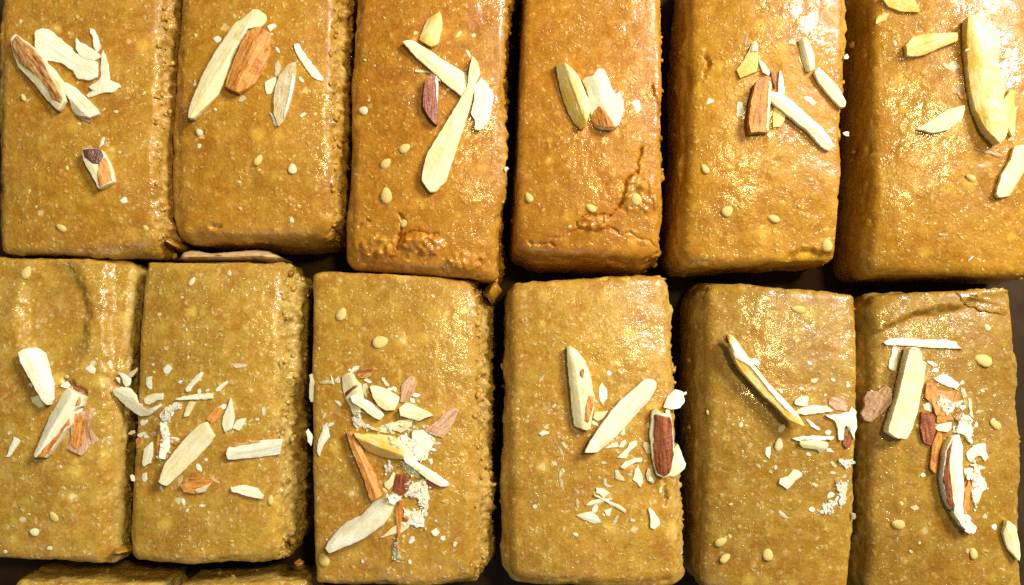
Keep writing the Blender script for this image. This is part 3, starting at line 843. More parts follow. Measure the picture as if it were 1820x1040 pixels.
for x, y, l_, w_, a_, m_ in [(135, 565, 15, 11, 0, 'white'), (775, 110, 16, 12, 0, 'clear'), (695, 840, 22, 8, 60, 'pale'), (840, 260, 26, 4, -65, 'yellow'), (1195, 215, 10, 9, 0, 'white'), (1200, 810, 10, 9, 0, 'white'), (598, 825, 12, 8, 60, 'cream'), (515, 968, 9, 7, 0, 'clear'), (950, 35, 8, 6, 30, 'cream')]:
    fleck('A5', 'e', x, y, l_, w_, a_, m_, 4)
# ---- sixth upper piece
N('A6', 'f', [(100, -20), (300, -20), (340, 40), (350, 80), (230, 75), (150, 40)], 11, 'yellow', 'yellow sliver cut off by the top edge of the picture')
N('A6', 'f', [(60, 125), (110, 90), (155, 90), (130, 130), (65, 160)], 8, 'yellow', 'small yellow flake at the left rim')
N('A6', 'f', [(255, 300), (310, 240), (420, 222), (590, 220), (605, 270), (500, 310), (420, 345), (340, 368), (270, 365)], 18, 'yellow', 'level cream-yellow sliver', dome=0.3)
N('A6', 'f', [(610, 640), (680, 585), (695, 650), (640, 665)], 5, 'orange', 'small orange skin scrap beside the biggest sliver')
N('A6', 'f', [(660, 120), (740, 95), (800, 170), (870, 235), (865, 420), (880, 500), (910, 580), (890, 700), (920, 860), (910, 910), (865, 955), (780, 860), (720, 720), (690, 590), (670, 420), (655, 220)], 30, 'yellow', 'biggest sliver, thick and yellow, upright')
N('A6', 'f', [(900, 670), (950, 590), (990, 600), (980, 680), (1000, 740), (990, 850), (965, 905), (930, 830), (905, 730)], 14, 'yellow', 'slim yellow sliver right of the biggest one')
N('A6', 'f', [(335, 850), (430, 790), (540, 720), (655, 690), (630, 780), (540, 860), (440, 878)], 13, 'cream', 'triangular cream sliver', dome=0.2)
N('A6', 'q', [(1205, 520), (1250, 516), (1250, 600), (1190, 695), (1150, 703), (1140, 690), (1160, 620), (1190, 570)], 15, 'cream', 'pale sliver cut off by the right edge of the picture')
N('A6', 'f', [(510, 435), (580, 400), (625, 440), (560, 462)], 4, 'clear', 'oily clear flake below the level sliver')
N('A6', 'f', [(560, 600), (640, 540), (640, 600), (590, 622)], 4, 'pale', 'flat pinkish flake left of the biggest sliver')
N('A6', 'f', [(705, 980), (800, 990), (910, 1025), (880, 1035), (780, 1005)], 4, 'pale', 'thin pale splinter below the biggest sliver')
N('A6', 'f', [(885, 380), (930, 340), (965, 345), (950, 390)], 4, 'clear', 'greyish flake right of the biggest sliver')
for x, y, l_, w_, a_, m_ in [(640, 345, 11, 6, 30, 'cream'), (872, 496, 9, 8, 0, 'cream'), (190, 285, 12, 8, -60, 'clear'), (985, 720, 10, 5, 40, 'cream')]:
    fleck('A6', 'f', x, y, l_, w_, a_, m_, 4)
fleck('A6', 'q', 1055, 918, 14, 4, 40, 'white', 3)
fleck('A6', 'q', 955, 833, 18, 5, -10, 'clear', 3)
# ---- first lower piece
N('B1', 'g', [(245, 480), (330, 470), (370, 540), (300, 565), (255, 525)], 6, 'cream', 'round cream flake under the upper white sliver')
N('B1', 'g', [(148, 120), (200, 95), (290, 80), (350, 130), (375, 240), (405, 370), (415, 480), (400, 540), (360, 510), (300, 420), (230, 310), (170, 200)], 24, 'white', 'thick white sliver tapering downwards', dome=0.2)
N('B1', 'g', [(710, 740), (800, 820), (740, 865), (690, 850)], 5, 'pale', 'small light tan skin triangle')
N('B1', 'g', [(580, 610), (680, 590), (735, 570), (745, 600), (700, 720), (690, 800), (705, 890), (650, 950), (540, 895), (570, 800), (565, 680)], 9, 'pale', 'large reddish tan skin flake', parts=[('g', [(590, 640), (690, 620), (680, 720), (670, 860), (610, 900), (570, 860), (590, 760)], 'orange')])
N('B1', 'g', [(540, 400), (610, 440), (685, 480), (655, 550), (590, 590), (575, 690), (530, 745), (450, 860), (370, 965), (285, 962), (275, 940), (310, 830), (370, 650), (440, 530), (480, 440)], 25, 'white', 'large white wedge with brown skin along its side', dome=0.1,
  parts=[('g', [(560, 652), (573, 690), (530, 742), (450, 858), (372, 960), (296, 960), (360, 888), (470, 770)], 'orange'), ('g', [(612, 520), (643, 475), (657, 520), (638, 565), (605, 556)], 'orange')])
N('B1', 'g', [(110, 800), (155, 830), (70, 965), (40, 965), (80, 870)], 6, 'white', 'thin white stick near the left edge of the picture')
N('B1', 'g', [(485, 380), (530, 350), (570, 380), (540, 405), (490, 398)], 6, 'white', 'little white flake at the top of the large wedge')
N('B1', 'g', [(680, 250), (720, 220), (770, 250), (760, 290), (720, 285)], 4, 'white', 'lone white flake on the raised right rim')
N('B1', 'g', [(540, 345), (600, 370), (690, 445), (670, 455), (600, 410)], 5, 'red', 'dark brown splinter behind the large wedge')
for x, y, l_, w_, a_, m_ in [(250, 378, 10, 7, 0, 'cream'), (625, 592, 17, 8, 20, 'cream'), (70, 770, 9, 8, 0, 'clear'), (440, 490, 10, 7, 50, 'white'), (860, 845, 14, 6, -30, 'clear'), (880, 220, 22, 8, -70, 'clear')]:
    fleck('B1', 'g', x, y, l_, w_, a_, m_, 4)
# ---- second lower piece
N('B2', 'h', [(30, 205), (90, 185), (150, 195), (190, 240), (220, 310), (280, 340), (330, 320), (370, 300), (365, 320), (290, 380), (220, 382), (150, 345), (80, 280), (40, 240)], 12, 'white', 'curved white sliver over the left rim')
N('B2', 'h', [(70, 85), (110, 95), (155, 125), (150, 175), (120, 180), (100, 140)], 6, 'white', 'white flake above the curved sliver')
N('B2', 'h', [(150, 80), (195, 55), (200, 75), (160, 120), (130, 105)], 6, 'clear', 'greyish flake at the upper left rim')
N('B2', 'h', [(380, 60), (410, 30), (445, 55), (420, 95), (385, 85)], 4, 'white', 'topmost flat white flake')
N('B2', 'h', [(270, 115), (308, 112), (305, 195), (280, 200), (262, 160)], 5, 'white', 'short upright white flake')
N('B2', 'h', [(250, 265), (300, 235), (380, 230), (380, 275), (330, 280), (290, 308), (262, 300)], 6, 'white', 'double-lobed white flake right of the curved sliver')
N('B2', 'h', [(530, 200), (560, 160), (640, 80), (658, 95), (640, 130), (560, 215), (540, 220)], 8, 'white', 'short slanting white stick near the top')
N('B2', 'h', [(735, 215), (770, 170), (825, 138), (815, 165), (765, 215)], 5, 'white', 'small slanting flake right of the short stick')
N('B2', 'h', [(525, 390), (535, 330), (560, 285), (605, 290), (580, 340), (555, 385)], 9, 'cream', 'small cream stub below the level stick')
N('B2', 'h', [(465, 268), (540, 245), (640, 232), (725, 232), (725, 260), (620, 270), (500, 275)], 7, 'white', 'thin level white stick')
N('B2', 'h', [(355, 455), (395, 480), (405, 540), (380, 660), (345, 690), (335, 600), (345, 520)], 9, 'orange', 'upright orange skin strip')
N('B2', 'h', [(375, 420), (410, 450), (430, 540), (420, 620), (400, 680), (365, 665), (385, 560), (380, 470)], 6, 'white', 'crumbly white strip along the orange skin strip', rag=1.4)
N('B2', 'h', [(360, 370), (400, 320), (460, 295), (495, 290), (490, 320), (450, 360), (420, 410), (370, 415)], 7, 'white', 'ragged white flake above the orange skin strip', rag=1.3)
N('B2', 'h', [(360, 835), (400, 710), (480, 600), (560, 510), (640, 440), (685, 425), (710, 470), (735, 520), (690, 590), (600, 680), (500, 780), (410, 865)], 17, 'cream', 'large cream slab slanting up to the right', dome=0.1)
N('B2', 'h', [(250, 610), (310, 560), (315, 620), (300, 710), (250, 730), (243, 690)], 8, 'white', 'upright white stub left of the orange strip')
N('B2', 'h', [(200, 540), (235, 535), (240, 590), (205, 610)], 6, 'orange', 'small orange skin bit at the far left')
N('B2', 'h', [(440, 540), (490, 545), (500, 565), (470, 590), (445, 570)], 6, 'orange', 'small orange skin bit touching the large slab')
N('B2', 'h', [(670, 405), (760, 310), (790, 330), (770, 390), (710, 430)], 6, 'orange', 'orange skin flake above the large slab')
N('B2', 'h', [(850, 260), (860, 320), (870, 400), (855, 470), (810, 495), (785, 460), (790, 390), (830, 310)], 9, 'white', 'white flame-shaped shard')
N('B2', 'h', [(860, 470), (890, 410), (950, 395), (940, 430), (905, 485)], 6, 'white', 'white flake right of the flame-shaped shard')
N('B2', 'h', [(830, 600), (900, 575), (1000, 555), (1205, 540), (1195, 600), (1180, 645), (1060, 665), (830, 685), (818, 640)], 15, 'white', 'rectangular white sliver with an orange upper edge', dome=0.05,
  parts=[('h', [(840, 596), (900, 572), (1060, 549), (1050, 560), (960, 575), (880, 592)], 'orange')])
N('B2', 'h', [(845, 875), (930, 855), (1020, 880), (1070, 930), (1060, 950), (1000, 945), (900, 915), (855, 900)], 11, 'white', 'oval white sliver at the lower right')
N('B2', 'h', [(560, 820), (590, 770), (640, 760), (600, 810)], 6, 'orange', 'small orange flake under the slab')
N('B2', 'h', [(500, 860), (560, 830), (640, 815), (715, 830), (710, 860), (670, 910), (600, 915), (530, 905)], 11, 'orange', 'lowest orange-skinned chip with a white end', name='almond_sliver',
  parts=[('h', [(600, 893), (690, 852), (713, 842), (670, 905), (610, 910)], 'cream')])
for x, y, l_, w_, a_, m_ in [(165, 810, 14, 8, -60, 'clear'), (255, 805, 16, 8, 80, 'white'), (497, 825, 22, 8, 75, 'clear'), (520, 968, 18, 9, -70, 'white'), (648, 1000, 11, 7, 0, 'white'), (250, 420, 13, 11, 30, 'white'), (1072, 352, 17, 9, 90, 'clear'), (905, 40, 24, 9, 5, 'clear'),
                             (370, 880, 15, 6, -75, 'white'), (630, 740, 17, 9, -60, 'white'), (740, 822, 20, 6, -35, 'pale'), (685, 205, 8, 4, 20, 'white'), (500, 150, 8, 8, 0, 'white'), (230, 515, 16, 9, 20, 'white'), (265, 525, 9, 8, 0, 'white'), (310, 505, 10, 8, 0, 'pale'),
                             (632, 215, 10, 7, 80, 'white'), (70, 140, 12, 7, -60, 'cream'), (465, 540, 16, 6, -10, 'white'), (790, 320, 13, 8, 30, 'white'), (1030, 408, 7, 4, 0, 'white'), (310, 30, 6, 5, 0, 'white'), (550, 1030, 9, 6, 30, 'white'), (160, 500, 14, 8, 30, 'clear')]:
    fleck('B2', 'h', x, y, l_, w_, a_, m_, 4)
# ---- third lower piece
N('B3', 'i', [(445, 170), (500, 130), (560, 140), (600, 210), (640, 260), (670, 370), (650, 480), (620, 560), (560, 560), (520, 470), (470, 380), (448, 280)], 13, 'cream', 'tall grey-cream sliver banded by red skin', dome=0.1,
  parts=[('i', [(480, 340), (540, 292), (606, 250), (616, 268), (525, 338), (487, 380)], 'red')])
N('B3', 'i', [(545, 370), (590, 355), (680, 400), (790, 460), (850, 520), (880, 570), (840, 615), (760, 580), (660, 500), (560, 430)], 15, 'white', 'white sliver lying over the banded one', sink=6)
N('B3', 'i', [(735, 270), (790, 258), (880, 290), (1035, 380), (1020, 450), (990, 515), (900, 520), (820, 470), (760, 370)], 17, 'cream', 'greenish cream wedge in the upper middle')
N('B3', 'i', [(1050, 430), (1055, 260), (1140, 165), (1195, 180), (1205, 290), (1170, 370), (1110, 430)], 7, 'pale', 'crumpled tan skin flake standing upright')
N('B3', 'i', [(1040, 490), (1100, 435), (1180, 455), (1290, 510), (1385, 570), (1300, 600), (1245, 625), (1150, 605), (1050, 570)], 15, 'cream', 'cream wedge pointing right')
N('B3', 'i', [(600, 140), (640, 85), (745, 95), (745, 165), (690, 195), (610, 180)], 8, 'scorch', 'roundish orange flake at the top of the heap', name='almond_skin_flake')
N('B3', 'i', [(1300, 715), (1420, 630), (1500, 540), (1590, 490), (1640, 530), (1610, 620), (1540, 740), (1480, 800), (1370, 770)], 8, 'pale', 'long tan skin strip at the right of the heap')
N('B3', 'i', [(700, 690), (830, 690), (940, 640), (1060, 620), (1160, 615), (1160, 680), (1080, 740), (900, 745), (780, 730)], 8, 'cream', 'ragged level flake above the yellow block', rag=1.3)
N('B3', 'i', [(555, 600), (630, 545), (660, 640), (690, 690), (570, 685)], 6, 'white', 'crumbly white flake left of the level flake', rag=1.4)
N('B3', 'i', [(570, 750), (650, 760), (850, 765), (990, 800), (1090, 930), (1090, 1020), (1000, 1020), (850, 1000), (690, 930), (620, 840)], 21, 'yellow', 'yellow block in the middle of the heap', dome=0.3)
N('B3', 'j', [(405, -95), (440, -110), (480, -90), (520, 0), (560, 100), (640, 250), (700, 430), (610, 480), (560, 330), (500, 170), (440, 20)], 15, 'orange', 'long orange-brown skin stick', name='almond_sliver')
N('B3', 'j', [(830, 250), (900, 255), (935, 310), (920, 380), (870, 430), (800, 400), (810, 320)], 9, 'red', 'deep red skin piece at the centre of the heap')
N('B3', 'j', [(1060, 290), (1130, 320), (1180, 350), (1120, 380), (1060, 340)], 6, 'red', 'small red skin bit under the white stick')
N('B3', 'i', [(1190, 720), (1260, 710), (1370, 780), (1400, 870), (1330, 950), (1330, 1040), (1100, 1030), (1070, 1000), (1090, 920), (1000, 840), (1050, 760), (1160, 820)], 11, 'white', 'largest crumbly white cluster', rag=1.6, dome=0.2)
N('B3', 'j', [(880, 100), (930, 90), (1020, 160), (1150, 240), (1260, 320), (1260, 350), (1190, 355), (1080, 290), (1000, 220), (900, 150)], 13, 'white', 'white stick slanting down to the right of the heap')
N('B3', 'j', [(870, 130), (940, 180), (1020, 230), (1010, 280), (940, 250), (880, 200)], 6, 'cream', 'cream flake under the white stick', rag=1.2)
N('B3', 'j', [(960, 330), (1050, 290), (1090, 370), (1100, 450), (1080, 550), (1010, 510), (990, 440), (890, 430), (920, 380)], 7, 'white', 'ragged white flake right of the deep red skin', rag=1.6)
N('B3', 'j', [(725, 330), (760, 290), (800, 235), (820, 250), (800, 340), (760, 385), (730, 360)], 6, 'cream', 'small cream flake left of the deep red skin')
N('B3', 'j', [(725, 180), (770, 150), (785, 200), (740, 235)], 5, 'white', 'small white flake below the yellow block', rag=1.2)
N('B3', 'j', [(680, 785), (780, 710), (860, 650), (950, 650), (920, 710), (860, 750), (770, 765)], 6, 'cream', 'pointed cream flake behind the lowest sliver')
N('B3', 'j', [(890, 540), (940, 560), (1030, 555), (1050, 620), (1070, 690), (980, 700), (920, 660), (885, 600)], 7, 'white', 'crumbly white clump at the lower right', rag=1.6)
N('B3', 'j', [(230, 870), (250, 820), (330, 720), (400, 660), (520, 600), (580, 540), (620, 490), (720, 445), (790, 420), (810, 480), (780, 590), (700, 690), (560, 790), (450, 840), (330, 885), (265, 912)], 24, 'white', 'lowest and largest white sliver', dome=0.45,
  parts=[('j', [(500, 822), (620, 745), (720, 665), (740, 655), (690, 705), (560, 792)], 'pale')])
N('B3', 'j', [(770, 430), (830, 410), (870, 450), (820, 490), (780, 480)], 7, 'white', 'white crumble at the tip of the lowest sliver', rag=1.4)
N('B3', 'j', [(850, 470), (890, 460), (870, 620), (860, 760), (845, 880), (830, 870), (840, 700), (810, 590)], 6, 'orange', 'thin upright orange skin splinter')
N('B3', 'j', [(790, 880), (835, 780), (852, 950), (830, 990), (800, 930)], 5, 'clear', 'greyish splinter below the orange skin splinter', rag=1.2)
N('B3', 'i', [(105, 150), (130, 140), (155, 210), (195, 250), (155, 265), (150, 430), (115, 430), (105, 300), (115, 250)], 5, 'white', 'forked white stick on the left rim')
N('B3', 'i', [(215, 225), (340, 205), (370, 260), (330, 245), (220, 245)], 5, 'clear', 'pinkish splinter beside the forked stick')
N('B3', 'i', [(290, 635), (310, 720), (318, 790), (250, 890), (215, 990), (190, 940), (195, 830), (240, 740), (250, 680)], 6, 'white', 'wavy white leaf-shaped flake at the left')
N('B3', 'i', [(75, 740), (95, 715), (145, 800), (125, 890), (95, 840)], 5, 'white', 'small white flake left of the wavy flake')
N('B3', 'i', [(370, 405), (420, 420), (448, 460), (425, 478), (380, 440)], 5, 'white', 'lone white flake left of the banded sliver')
N('B3', 'i', [(660, 250), (700, 230), (715, 320), (700, 390), (665, 330)], 6, 'clear', 'oily flake right of the banded sliver')
for x, y, l_, w_, a_, m_ in [(900, 235, 17, 8, -60, 'white'), (985, 302, 13, 9, -20, 'white'), (1215, 355, 14, 8, 20, 'white'), (1172, 420, 12, 8, -60, 'white'), (330, 662, 12, 9, 0, 'white'), (575, 100, 18, 7, 40, 'white'), (710, 212, 16, 7, -25, 'white'), (405, 208, 10, 10, 0, 'clear'), (350, 215, 17, 4, -75, 'cream'),
                             (520, 105, 7, 6, 0, 'white'), (550, 992, 9, 4, 0, 'white'), (780, 85, 10, 5, -20, 'orange'), (265, 575, 13, 4, 60, 'cream'), (970, 745, 10, 8, 0, 'cream'), (940, 300, 7, 7, 0, 'white'), (875, 195, 7, 7, 0, 'white')]:
    fleck('B3', 'i', x, y, l_, w_, a_, m_, 4.5)
for x, y, l_, w_, a_, m_ in [(1150, 740, 17, 13, 30, 'white'), (1220, 785, 11, 11, 0, 'white'), (955, 800, 15, 9, 60, 'white'), (1318, 835, 9, 7, 70, 'cream'), (537, 985, 7, 7, 0, 'white'), (938, 990, 11, 6, -70, 'white'), (910, 620, 14, 9, 10, 'orange'), (1158, 645, 6, 5, 0, 'white'), (1300, 235, 6, 5, 0, 'white'),
                             (238, 802, 4, 4, 0, 'white'), (1070, 590, 9, 7, 0, 'white'), (960, 450, 10, 7, 60, 'pale')]:
    fleck('B3', 'j', x, y, l_, w_, a_, m_, 4.5)
# ---- fourth lower piece
N('B4', 'k', [(605, 690), (730, 680), (700, 740), (640, 780), (600, 750)], 8, 'cream', 'small cream flake between the two big slivers')
N('B4', 'k', [(350, 90), (375, 75), (450, 120), (520, 220), (570, 350), (590, 490), (610, 560), (600, 650), (580, 760), (570, 850), (530, 860), (420, 820), (400, 700), (380, 480), (360, 300)], 24, 'cream', 'upright cream sliver with orange skin on its edge', dome=0.25,
  parts=[('k', [(548, 545), (596, 545), (606, 590), (578, 700), (545, 785), (513, 768), (527, 660)], 'orange'), ('k', [(476, 302), (500, 287), (514, 320), (495, 380), (476, 350)], 'scorch')])
N('B4', 'k', [(840, 890), (890, 830), (885, 900), (860, 912)], 5, 'cream', 'small cream flake at the right of the slanting sliver')
N('B4', 'l', [(700, 245), (770, 190), (820, 190), (825, 235), (740, 248)], 6, 'white', 'white flake under the slanting sliver')
N('B4', 'k', [(515, 1060), (560, 960), (650, 830), (750, 690), (850, 580), (960, 480), (1060, 390), (1130, 380), (1175, 410), (1175, 470), (1120, 580), (1000, 710), (900, 830), (800, 930), (690, 1020), (640, 1060)], 22, 'white', 'large white sliver slanting up to the right', dome=0.2)
N('B4', 'k', [(668, 400), (715, 460), (735, 540), (700, 600), (690, 625), (660, 580), (645, 480)], 4, 'white', 'white leaf-shaped flake between the big slivers')
N('B4', 'l', [(1060, 180), (1100, 180), (1140, 240), (1140, 290), (1090, 300), (1050, 210)], 6, 'clear', 'greyish flake left of the red almond half')
N('B4', 'l', [(1100, 430), (1140, 430), (1150, 480), (1180, 530), (1150, 570), (1100, 540), (1085, 480)], 7, 'clear', 'oily flake at the foot of the red almond half')
N('B4', 'l', [(1380, 205), (1420, 300), (1455, 390), (1440, 440), (1340, 510), (1300, 505), (1320, 440), (1340, 330), (1340, 250)], 11, 'white', 'white shard right of the red almond half')
N('B4', 'k', [(1140, 690), (1170, 650), (1220, 700), (1310, 710), (1335, 900), (1345, 1100), (1310, 1260), (1250, 1295), (1180, 1270), (1140, 1080), (1120, 900)], 28, 'cream', 'red-skinned almond half with a white rim', dome=0.3,
  parts=[('k', [(1155, 712), (1220, 722), (1308, 742), (1330, 900), (1336, 1090), (1306, 1250), (1250, 1284), (1186, 1262), (1154, 1120), (1152, 900)], 'red')])
N('B4', 'k', [(1240, 640), (1290, 540), (1360, 480), (1430, 500), (1445, 590), (1400, 650), (1310, 665)], 13, 'white', 'rounded white piece above the red almond half')
N('B4', 'l', [(880, 270), (930, 200), (990, 170), (1000, 210), (940, 260), (900, 340), (820, 330), (860, 290)], 6, 'white', 'branched white flake below the slanting sliver')
N('B4', 'l', [(835, 245), (850, 200), (890, 160), (900, 195), (870, 240)], 5, 'white', 'narrow white flake left of the branched flake')
N('B4', 'l', [(850, 420), (890, 370), (980, 335), (1050, 330), (1050, 360), (960, 390), (890, 435)], 7, 'white', 'white stick-like flake below the branched flake')
N('B4', 'l', [(960, 530), (1000, 400), (1020, 430), (1050, 510), (1055, 560), (1030, 605), (990, 560)], 5, 'white', 'pointed white flake hanging below the stick-like flake')
N('B4', 'l', [(785, 450), (820, 450), (890, 540), (830, 540), (800, 520)], 5, 'clear', 'greyish flake left of the pointed flake')
N('B4', 'l', [(690, 520), (715, 530), (720, 580), (775, 595), (720, 602), (690, 560)], 4, 'clear', 'small greyish hook-shaped flake')
N('B4', 'l', [(520, 770), (600, 715), (770, 700), (770, 720), (650, 755), (540, 775)], 5, 'white', 'lower stick of the white cross')
N('B4', 'l', [(600, 670), (640, 680), (760, 740), (900, 810), (895, 838), (820, 800), (700, 740), (610, 690)], 6, 'white', 'long stick of the white cross')
N('B4', 'l', [(620, 600), (690, 620), (750, 660), (700, 700), (630, 660)], 5, 'white', 'broad white flake on top of the cross')
N('B4', 'l', [(440, 865), (510, 840), (580, 835), (640, 870), (665, 920), (600, 942), (510, 905)], 6, 'white', 'triangular white flake below the cross')
N('B4', 'l', [(695, 815), (768, 800), (750, 870), (725, 865)], 5, 'white', 'small white triangle right of the triangular flake')
N('B4', 'l', [(1105, 795), (1150, 815), (1195, 880), (1215, 950), (1160, 995), (1130, 980)], 7, 'white', 'separate white flake at the lower right')
N('B4', 'l', [(85, 105), (130, 80), (190, 90), (185, 115), (120, 135)], 5, 'white', 'separate oval white flake at the far left')
N('B4', 'l', [(220, 130), (245, 160), (270, 220), (310, 270), (325, 315), (300, 300), (265, 230), (235, 180)], 4, 'clear', 'thin bent splinter at the left')
for x, y, l_, w_, a_, m_ in [(320, 215, 18, 6, -50, 'clear'), (295, 475, 17, 9, 85, 'clear'), (297, 570, 17, 8, -70, 'clear'), (55, 785, 9, 8, 0, 'white'), (615, 805, 16, 11, 60, 'white'), (805, 905, 20, 6, 70, 'clear'), (1095, 30, 13, 11, 0, 'cream'), (445, 745, 15, 6, 85, 'clear'), (935, 490, 10, 7, 0, 'clear'),
                             (830, 150, 11, 7, 40, 'clear'), (1130, 530, 12, 8, -30, 'cream'), (500, 650, 12, 7, -60, 'pale'), (695, 380, 9, 6, 0, 'clear'), (1220, 630, 15, 9, 80, 'cream'), (690, 860, 6, 5, 0, 'cream')]:
    fleck('B4', 'l', x, y, l_, w_, a_, m_, 4)
for x, y, l_, w_, a_, m_ in [(610, 790, 14, 7, -40, 'white'), (120, 380, 18, 5, 50, 'clear'), (745, 330, 11, 8, 0, 'white'), (235, 632, 8, 8, 0, 'cream'), (1445, 520, 8, 6, 30, 'white'), (1280, 690, 12, 9, 90, 'cream')]:
    fleck('B4', 'k', x, y, l_, w_, a_, m_, 4)
# ---- fifth lower piece
N('B5', 'm', [(370, 330), (420, 325), (465, 370), (440, 410), (400, 380)], 8, 'white', 'round white flake at the side of the slanting sliver')
N('B5', 'm', [(100, 110), (130, 80), (180, 90), (240, 160), (340, 310), (440, 440), (550, 580), (650, 680), (760, 800), (850, 900), (905, 1010), (880, 1020), (730, 950), (600, 810), (500, 720), (370, 580), (240, 430), (170, 300), (140, 190)], 26, 'yellow', 'long slanting sliver, yellow with a white upper side', lift=10, lean=0.0,
  parts=[('m', [(98, 100), (132, 82), (158, 98), (146, 175), (126, 165)], 'red'),
         ('m', [(185, 96), (240, 162), (340, 312), (440, 442), (550, 582), (650, 682), (760, 802), (850, 902), (885, 985), (830, 925), (720, 840), (600, 705), (480, 560), (370, 410), (215, 330), (165, 240)], 'white')])
N('B5', 'm', [(1170, 740), (1330, 720), (1370, 800), (1360, 870), (1250, 860), (1190, 810)], 5, 'pale', 'crumpled pinkish flake near the right edge')
N('B5', 'm', [(825, 800), (840, 760), (890, 720), (965, 715), (960, 810), (920, 825)], 7, 'white', 'square white flake standing on the level strip')
N('B5', 'm', [(820, 880), (880, 840), (1000, 820), (1140, 815), (1210, 860), (1200, 880), (1100, 895), (990, 905), (900, 905)], 8, 'white', 'level white strip at the end of the slanting sliver')
N('B5', 'n', [(1000, 270), (1050, 260), (1065, 340), (1020, 385), (985, 340)], 9, 'red', 'dark red skin bit at the right edge')
N('B5', 'n', [(830, 90), (950, 80), (1040, 60), (1060, 15), (1095, 50), (1100, 200), (1075, 300), (1060, 250), (1050, 180), (1000, 180), (985, 310), (945, 315), (940, 200), (910, 140)], 8, 'white', 'forked white flake hanging at the right edge')
N('B5', 'n', [(660, 120), (720, 150), (785, 215), (770, 225), (700, 180)], 5, 'white', 'thin slanting white splinter')
N('B5', 'n', [(600, 315), (780, 310), (850, 330), (850, 370), (790, 430), (760, 395), (640, 380), (605, 350)], 12, 'cream', 'oblong cream block below the splinter', dome=0.1)
N('B5', 'n', [(540, 290), (620, 275), (780, 270), (910, 280), (890, 310), (600, 308)], 6, 'white', 'thin level strip on the oblong block')
N('B5', 'n', [(410, 235), (430, 190), (470, 165), (480, 190), (450, 245)], 5, 'clear', 'pinkish white flake under the slanting sliver')
N('B5', 'n', [(305, 380), (345, 370), (355, 430), (330, 475), (305, 450)], 5, 'white', 'small upright white flake at the left')
N('B5', 'n', [(415, 690), (430, 650), (500, 630), (550, 570), (620, 595), (630, 625), (560, 680), (500, 745), (475, 725)], 8, 'white', 'separate chunky white flake in the middle')
N('B5', 'n', [(945, 480), (1000, 490), (1060, 480), (1105, 505), (1050, 530), (1010, 570), (970, 530)], 6, 'white', 'spiky white flake over the right rim', rag=1.3)
N('B5', 'n', [(925, 690), (960, 700), (970, 680), (1015, 680), (1010, 770), (995, 880), (955, 870), (955, 780)], 6, 'white', 'upright white flake at the right rim', rag=1.2)
N('B5', 'n', [(780, 960), (830, 880), (900, 840), (940, 800), (930, 860), (880, 910), (900, 970), (850, 940)], 6, 'white', 'lowest branching white flake', rag=1.3)
for x, y, l_, w_, a_, m_ in [(88, 178, 9, 8, 0, 'cream'), (680, 435, 10, 8, 0, 'white'), (708, 920, 10, 9, 0, 'white'), (1085, 985, 10, 16, 0, 'clear'), (435, 505, 9, 7, 0, 'orange'), (870, 400, 13, 8, -20, 'white'), (905, 525, 14, 8, -45, 'clear'), (295, 500, 9, 6, -30, 'clear'), (345, 590, 9, 5, -50, 'clear'),
                             (740, 705, 12, 6, -30, 'clear'), (240, 540, 12, 6, -40, 'clear'), (860, 250, 12, 8, 0, 'white'), (890, 600, 12, 5, 0, 'clear'), (1000, 630, 11, 7, 40, 'clear'), (455, 970, 26, 7, -40, 'clear'), (1030, 220, 12, 9, 50, 'pale'), (880, 790, 14, 9, 20, 'white')]:
    fleck('B5', 'n', x, y, l_, w_, a_, m_, 4)
for x, y, l_, w_, a_, m_ in [(895, 640, 10, 6, 0, 'white'), (1035, 555, 12, 10, 0, 'clear'), (1220, 548, 8, 6, -20, 'white'), (935, 665, 14, 6, 20, 'orange'), (1140, 705, 7, 6, 0, 'cream'), (1372, 605, 8, 11, 0, 'white'), (980, 380, 9, 6, -40, 'white'), (678, 665, 10, 8, -50, 'white'), (560, 215, 10, 9, 0, 'clear')]:
    fleck('B5', 'm', x, y, l_, w_, a_, m_, 4)
# ---- sixth lower piece
N('B6', 'o', [(330, 170), (360, 180), (362, 250), (345, 370), (310, 375), (285, 350), (300, 240)], 6, 'white', 'short upright white flake under the level stick')
N('B6', 'o', [(245, 130), (290, 105), (400, 98), (560, 110), (740, 115), (850, 130), (860, 165), (910, 188), (820, 190), (640, 178), (440, 162), (270, 160)], 8, 'white', 'long level white stick at the top')
N('B6', 'o', [(60, 735), (90, 660), (85, 610), (110, 550), (190, 545), (250, 495), (295, 520), (310, 640), (230, 730), (140, 805), (85, 790)], 11, 'pale', 'broad beige skin chip at the left', name='almond_skin_flake', dome=0.3)
N('B6', 'o', [(600, 480), (660, 450), (700, 560), (720, 700), (680, 750), (650, 650), (590, 600)], 11, 'orange', 'upper orange-brown skin strip beside the block', name='almond_skin_flake')
N('B6', 'o', [(560, 720), (660, 740), (680, 870), (640, 1000), (580, 980), (550, 850)], 11, 'red', 'dark red-brown skin chip beside the block', name='almond_skin_flake')
N('B6', 'p', [(510, 110), (545, 30), (575, 40), (580, 100), (555, 200), (535, 310), (495, 270)], 12, 'orange', 'tapering brown skin sliver beside the white wedge', name='almond_sliver')
N('B6', 'o', [(690, 540), (800, 540), (880, 580), (830, 650), (700, 640)], 6, 'orange', 'amber skin flake under the white leaf flake')
N('B6', 'o', [(690, 700), (800, 730), (830, 790), (760, 810), (690, 810)], 7, 'orange', 'amber skin flake above the oval white flake')
N('B6', 'o', [(440, 180), (500, 175), (555, 230), (570, 285), (615, 310), (600, 480), (560, 700), (510, 840), (440, 950), (340, 940), (258, 885), (300, 740), (360, 550), (400, 370)], 31, 'cream', 'thick cream almond block', dome=0.0)
N('B6', 'o', [(570, 660), (645, 625), (650, 730), (580, 700)], 5, 'white', 'small white flake touching the block')
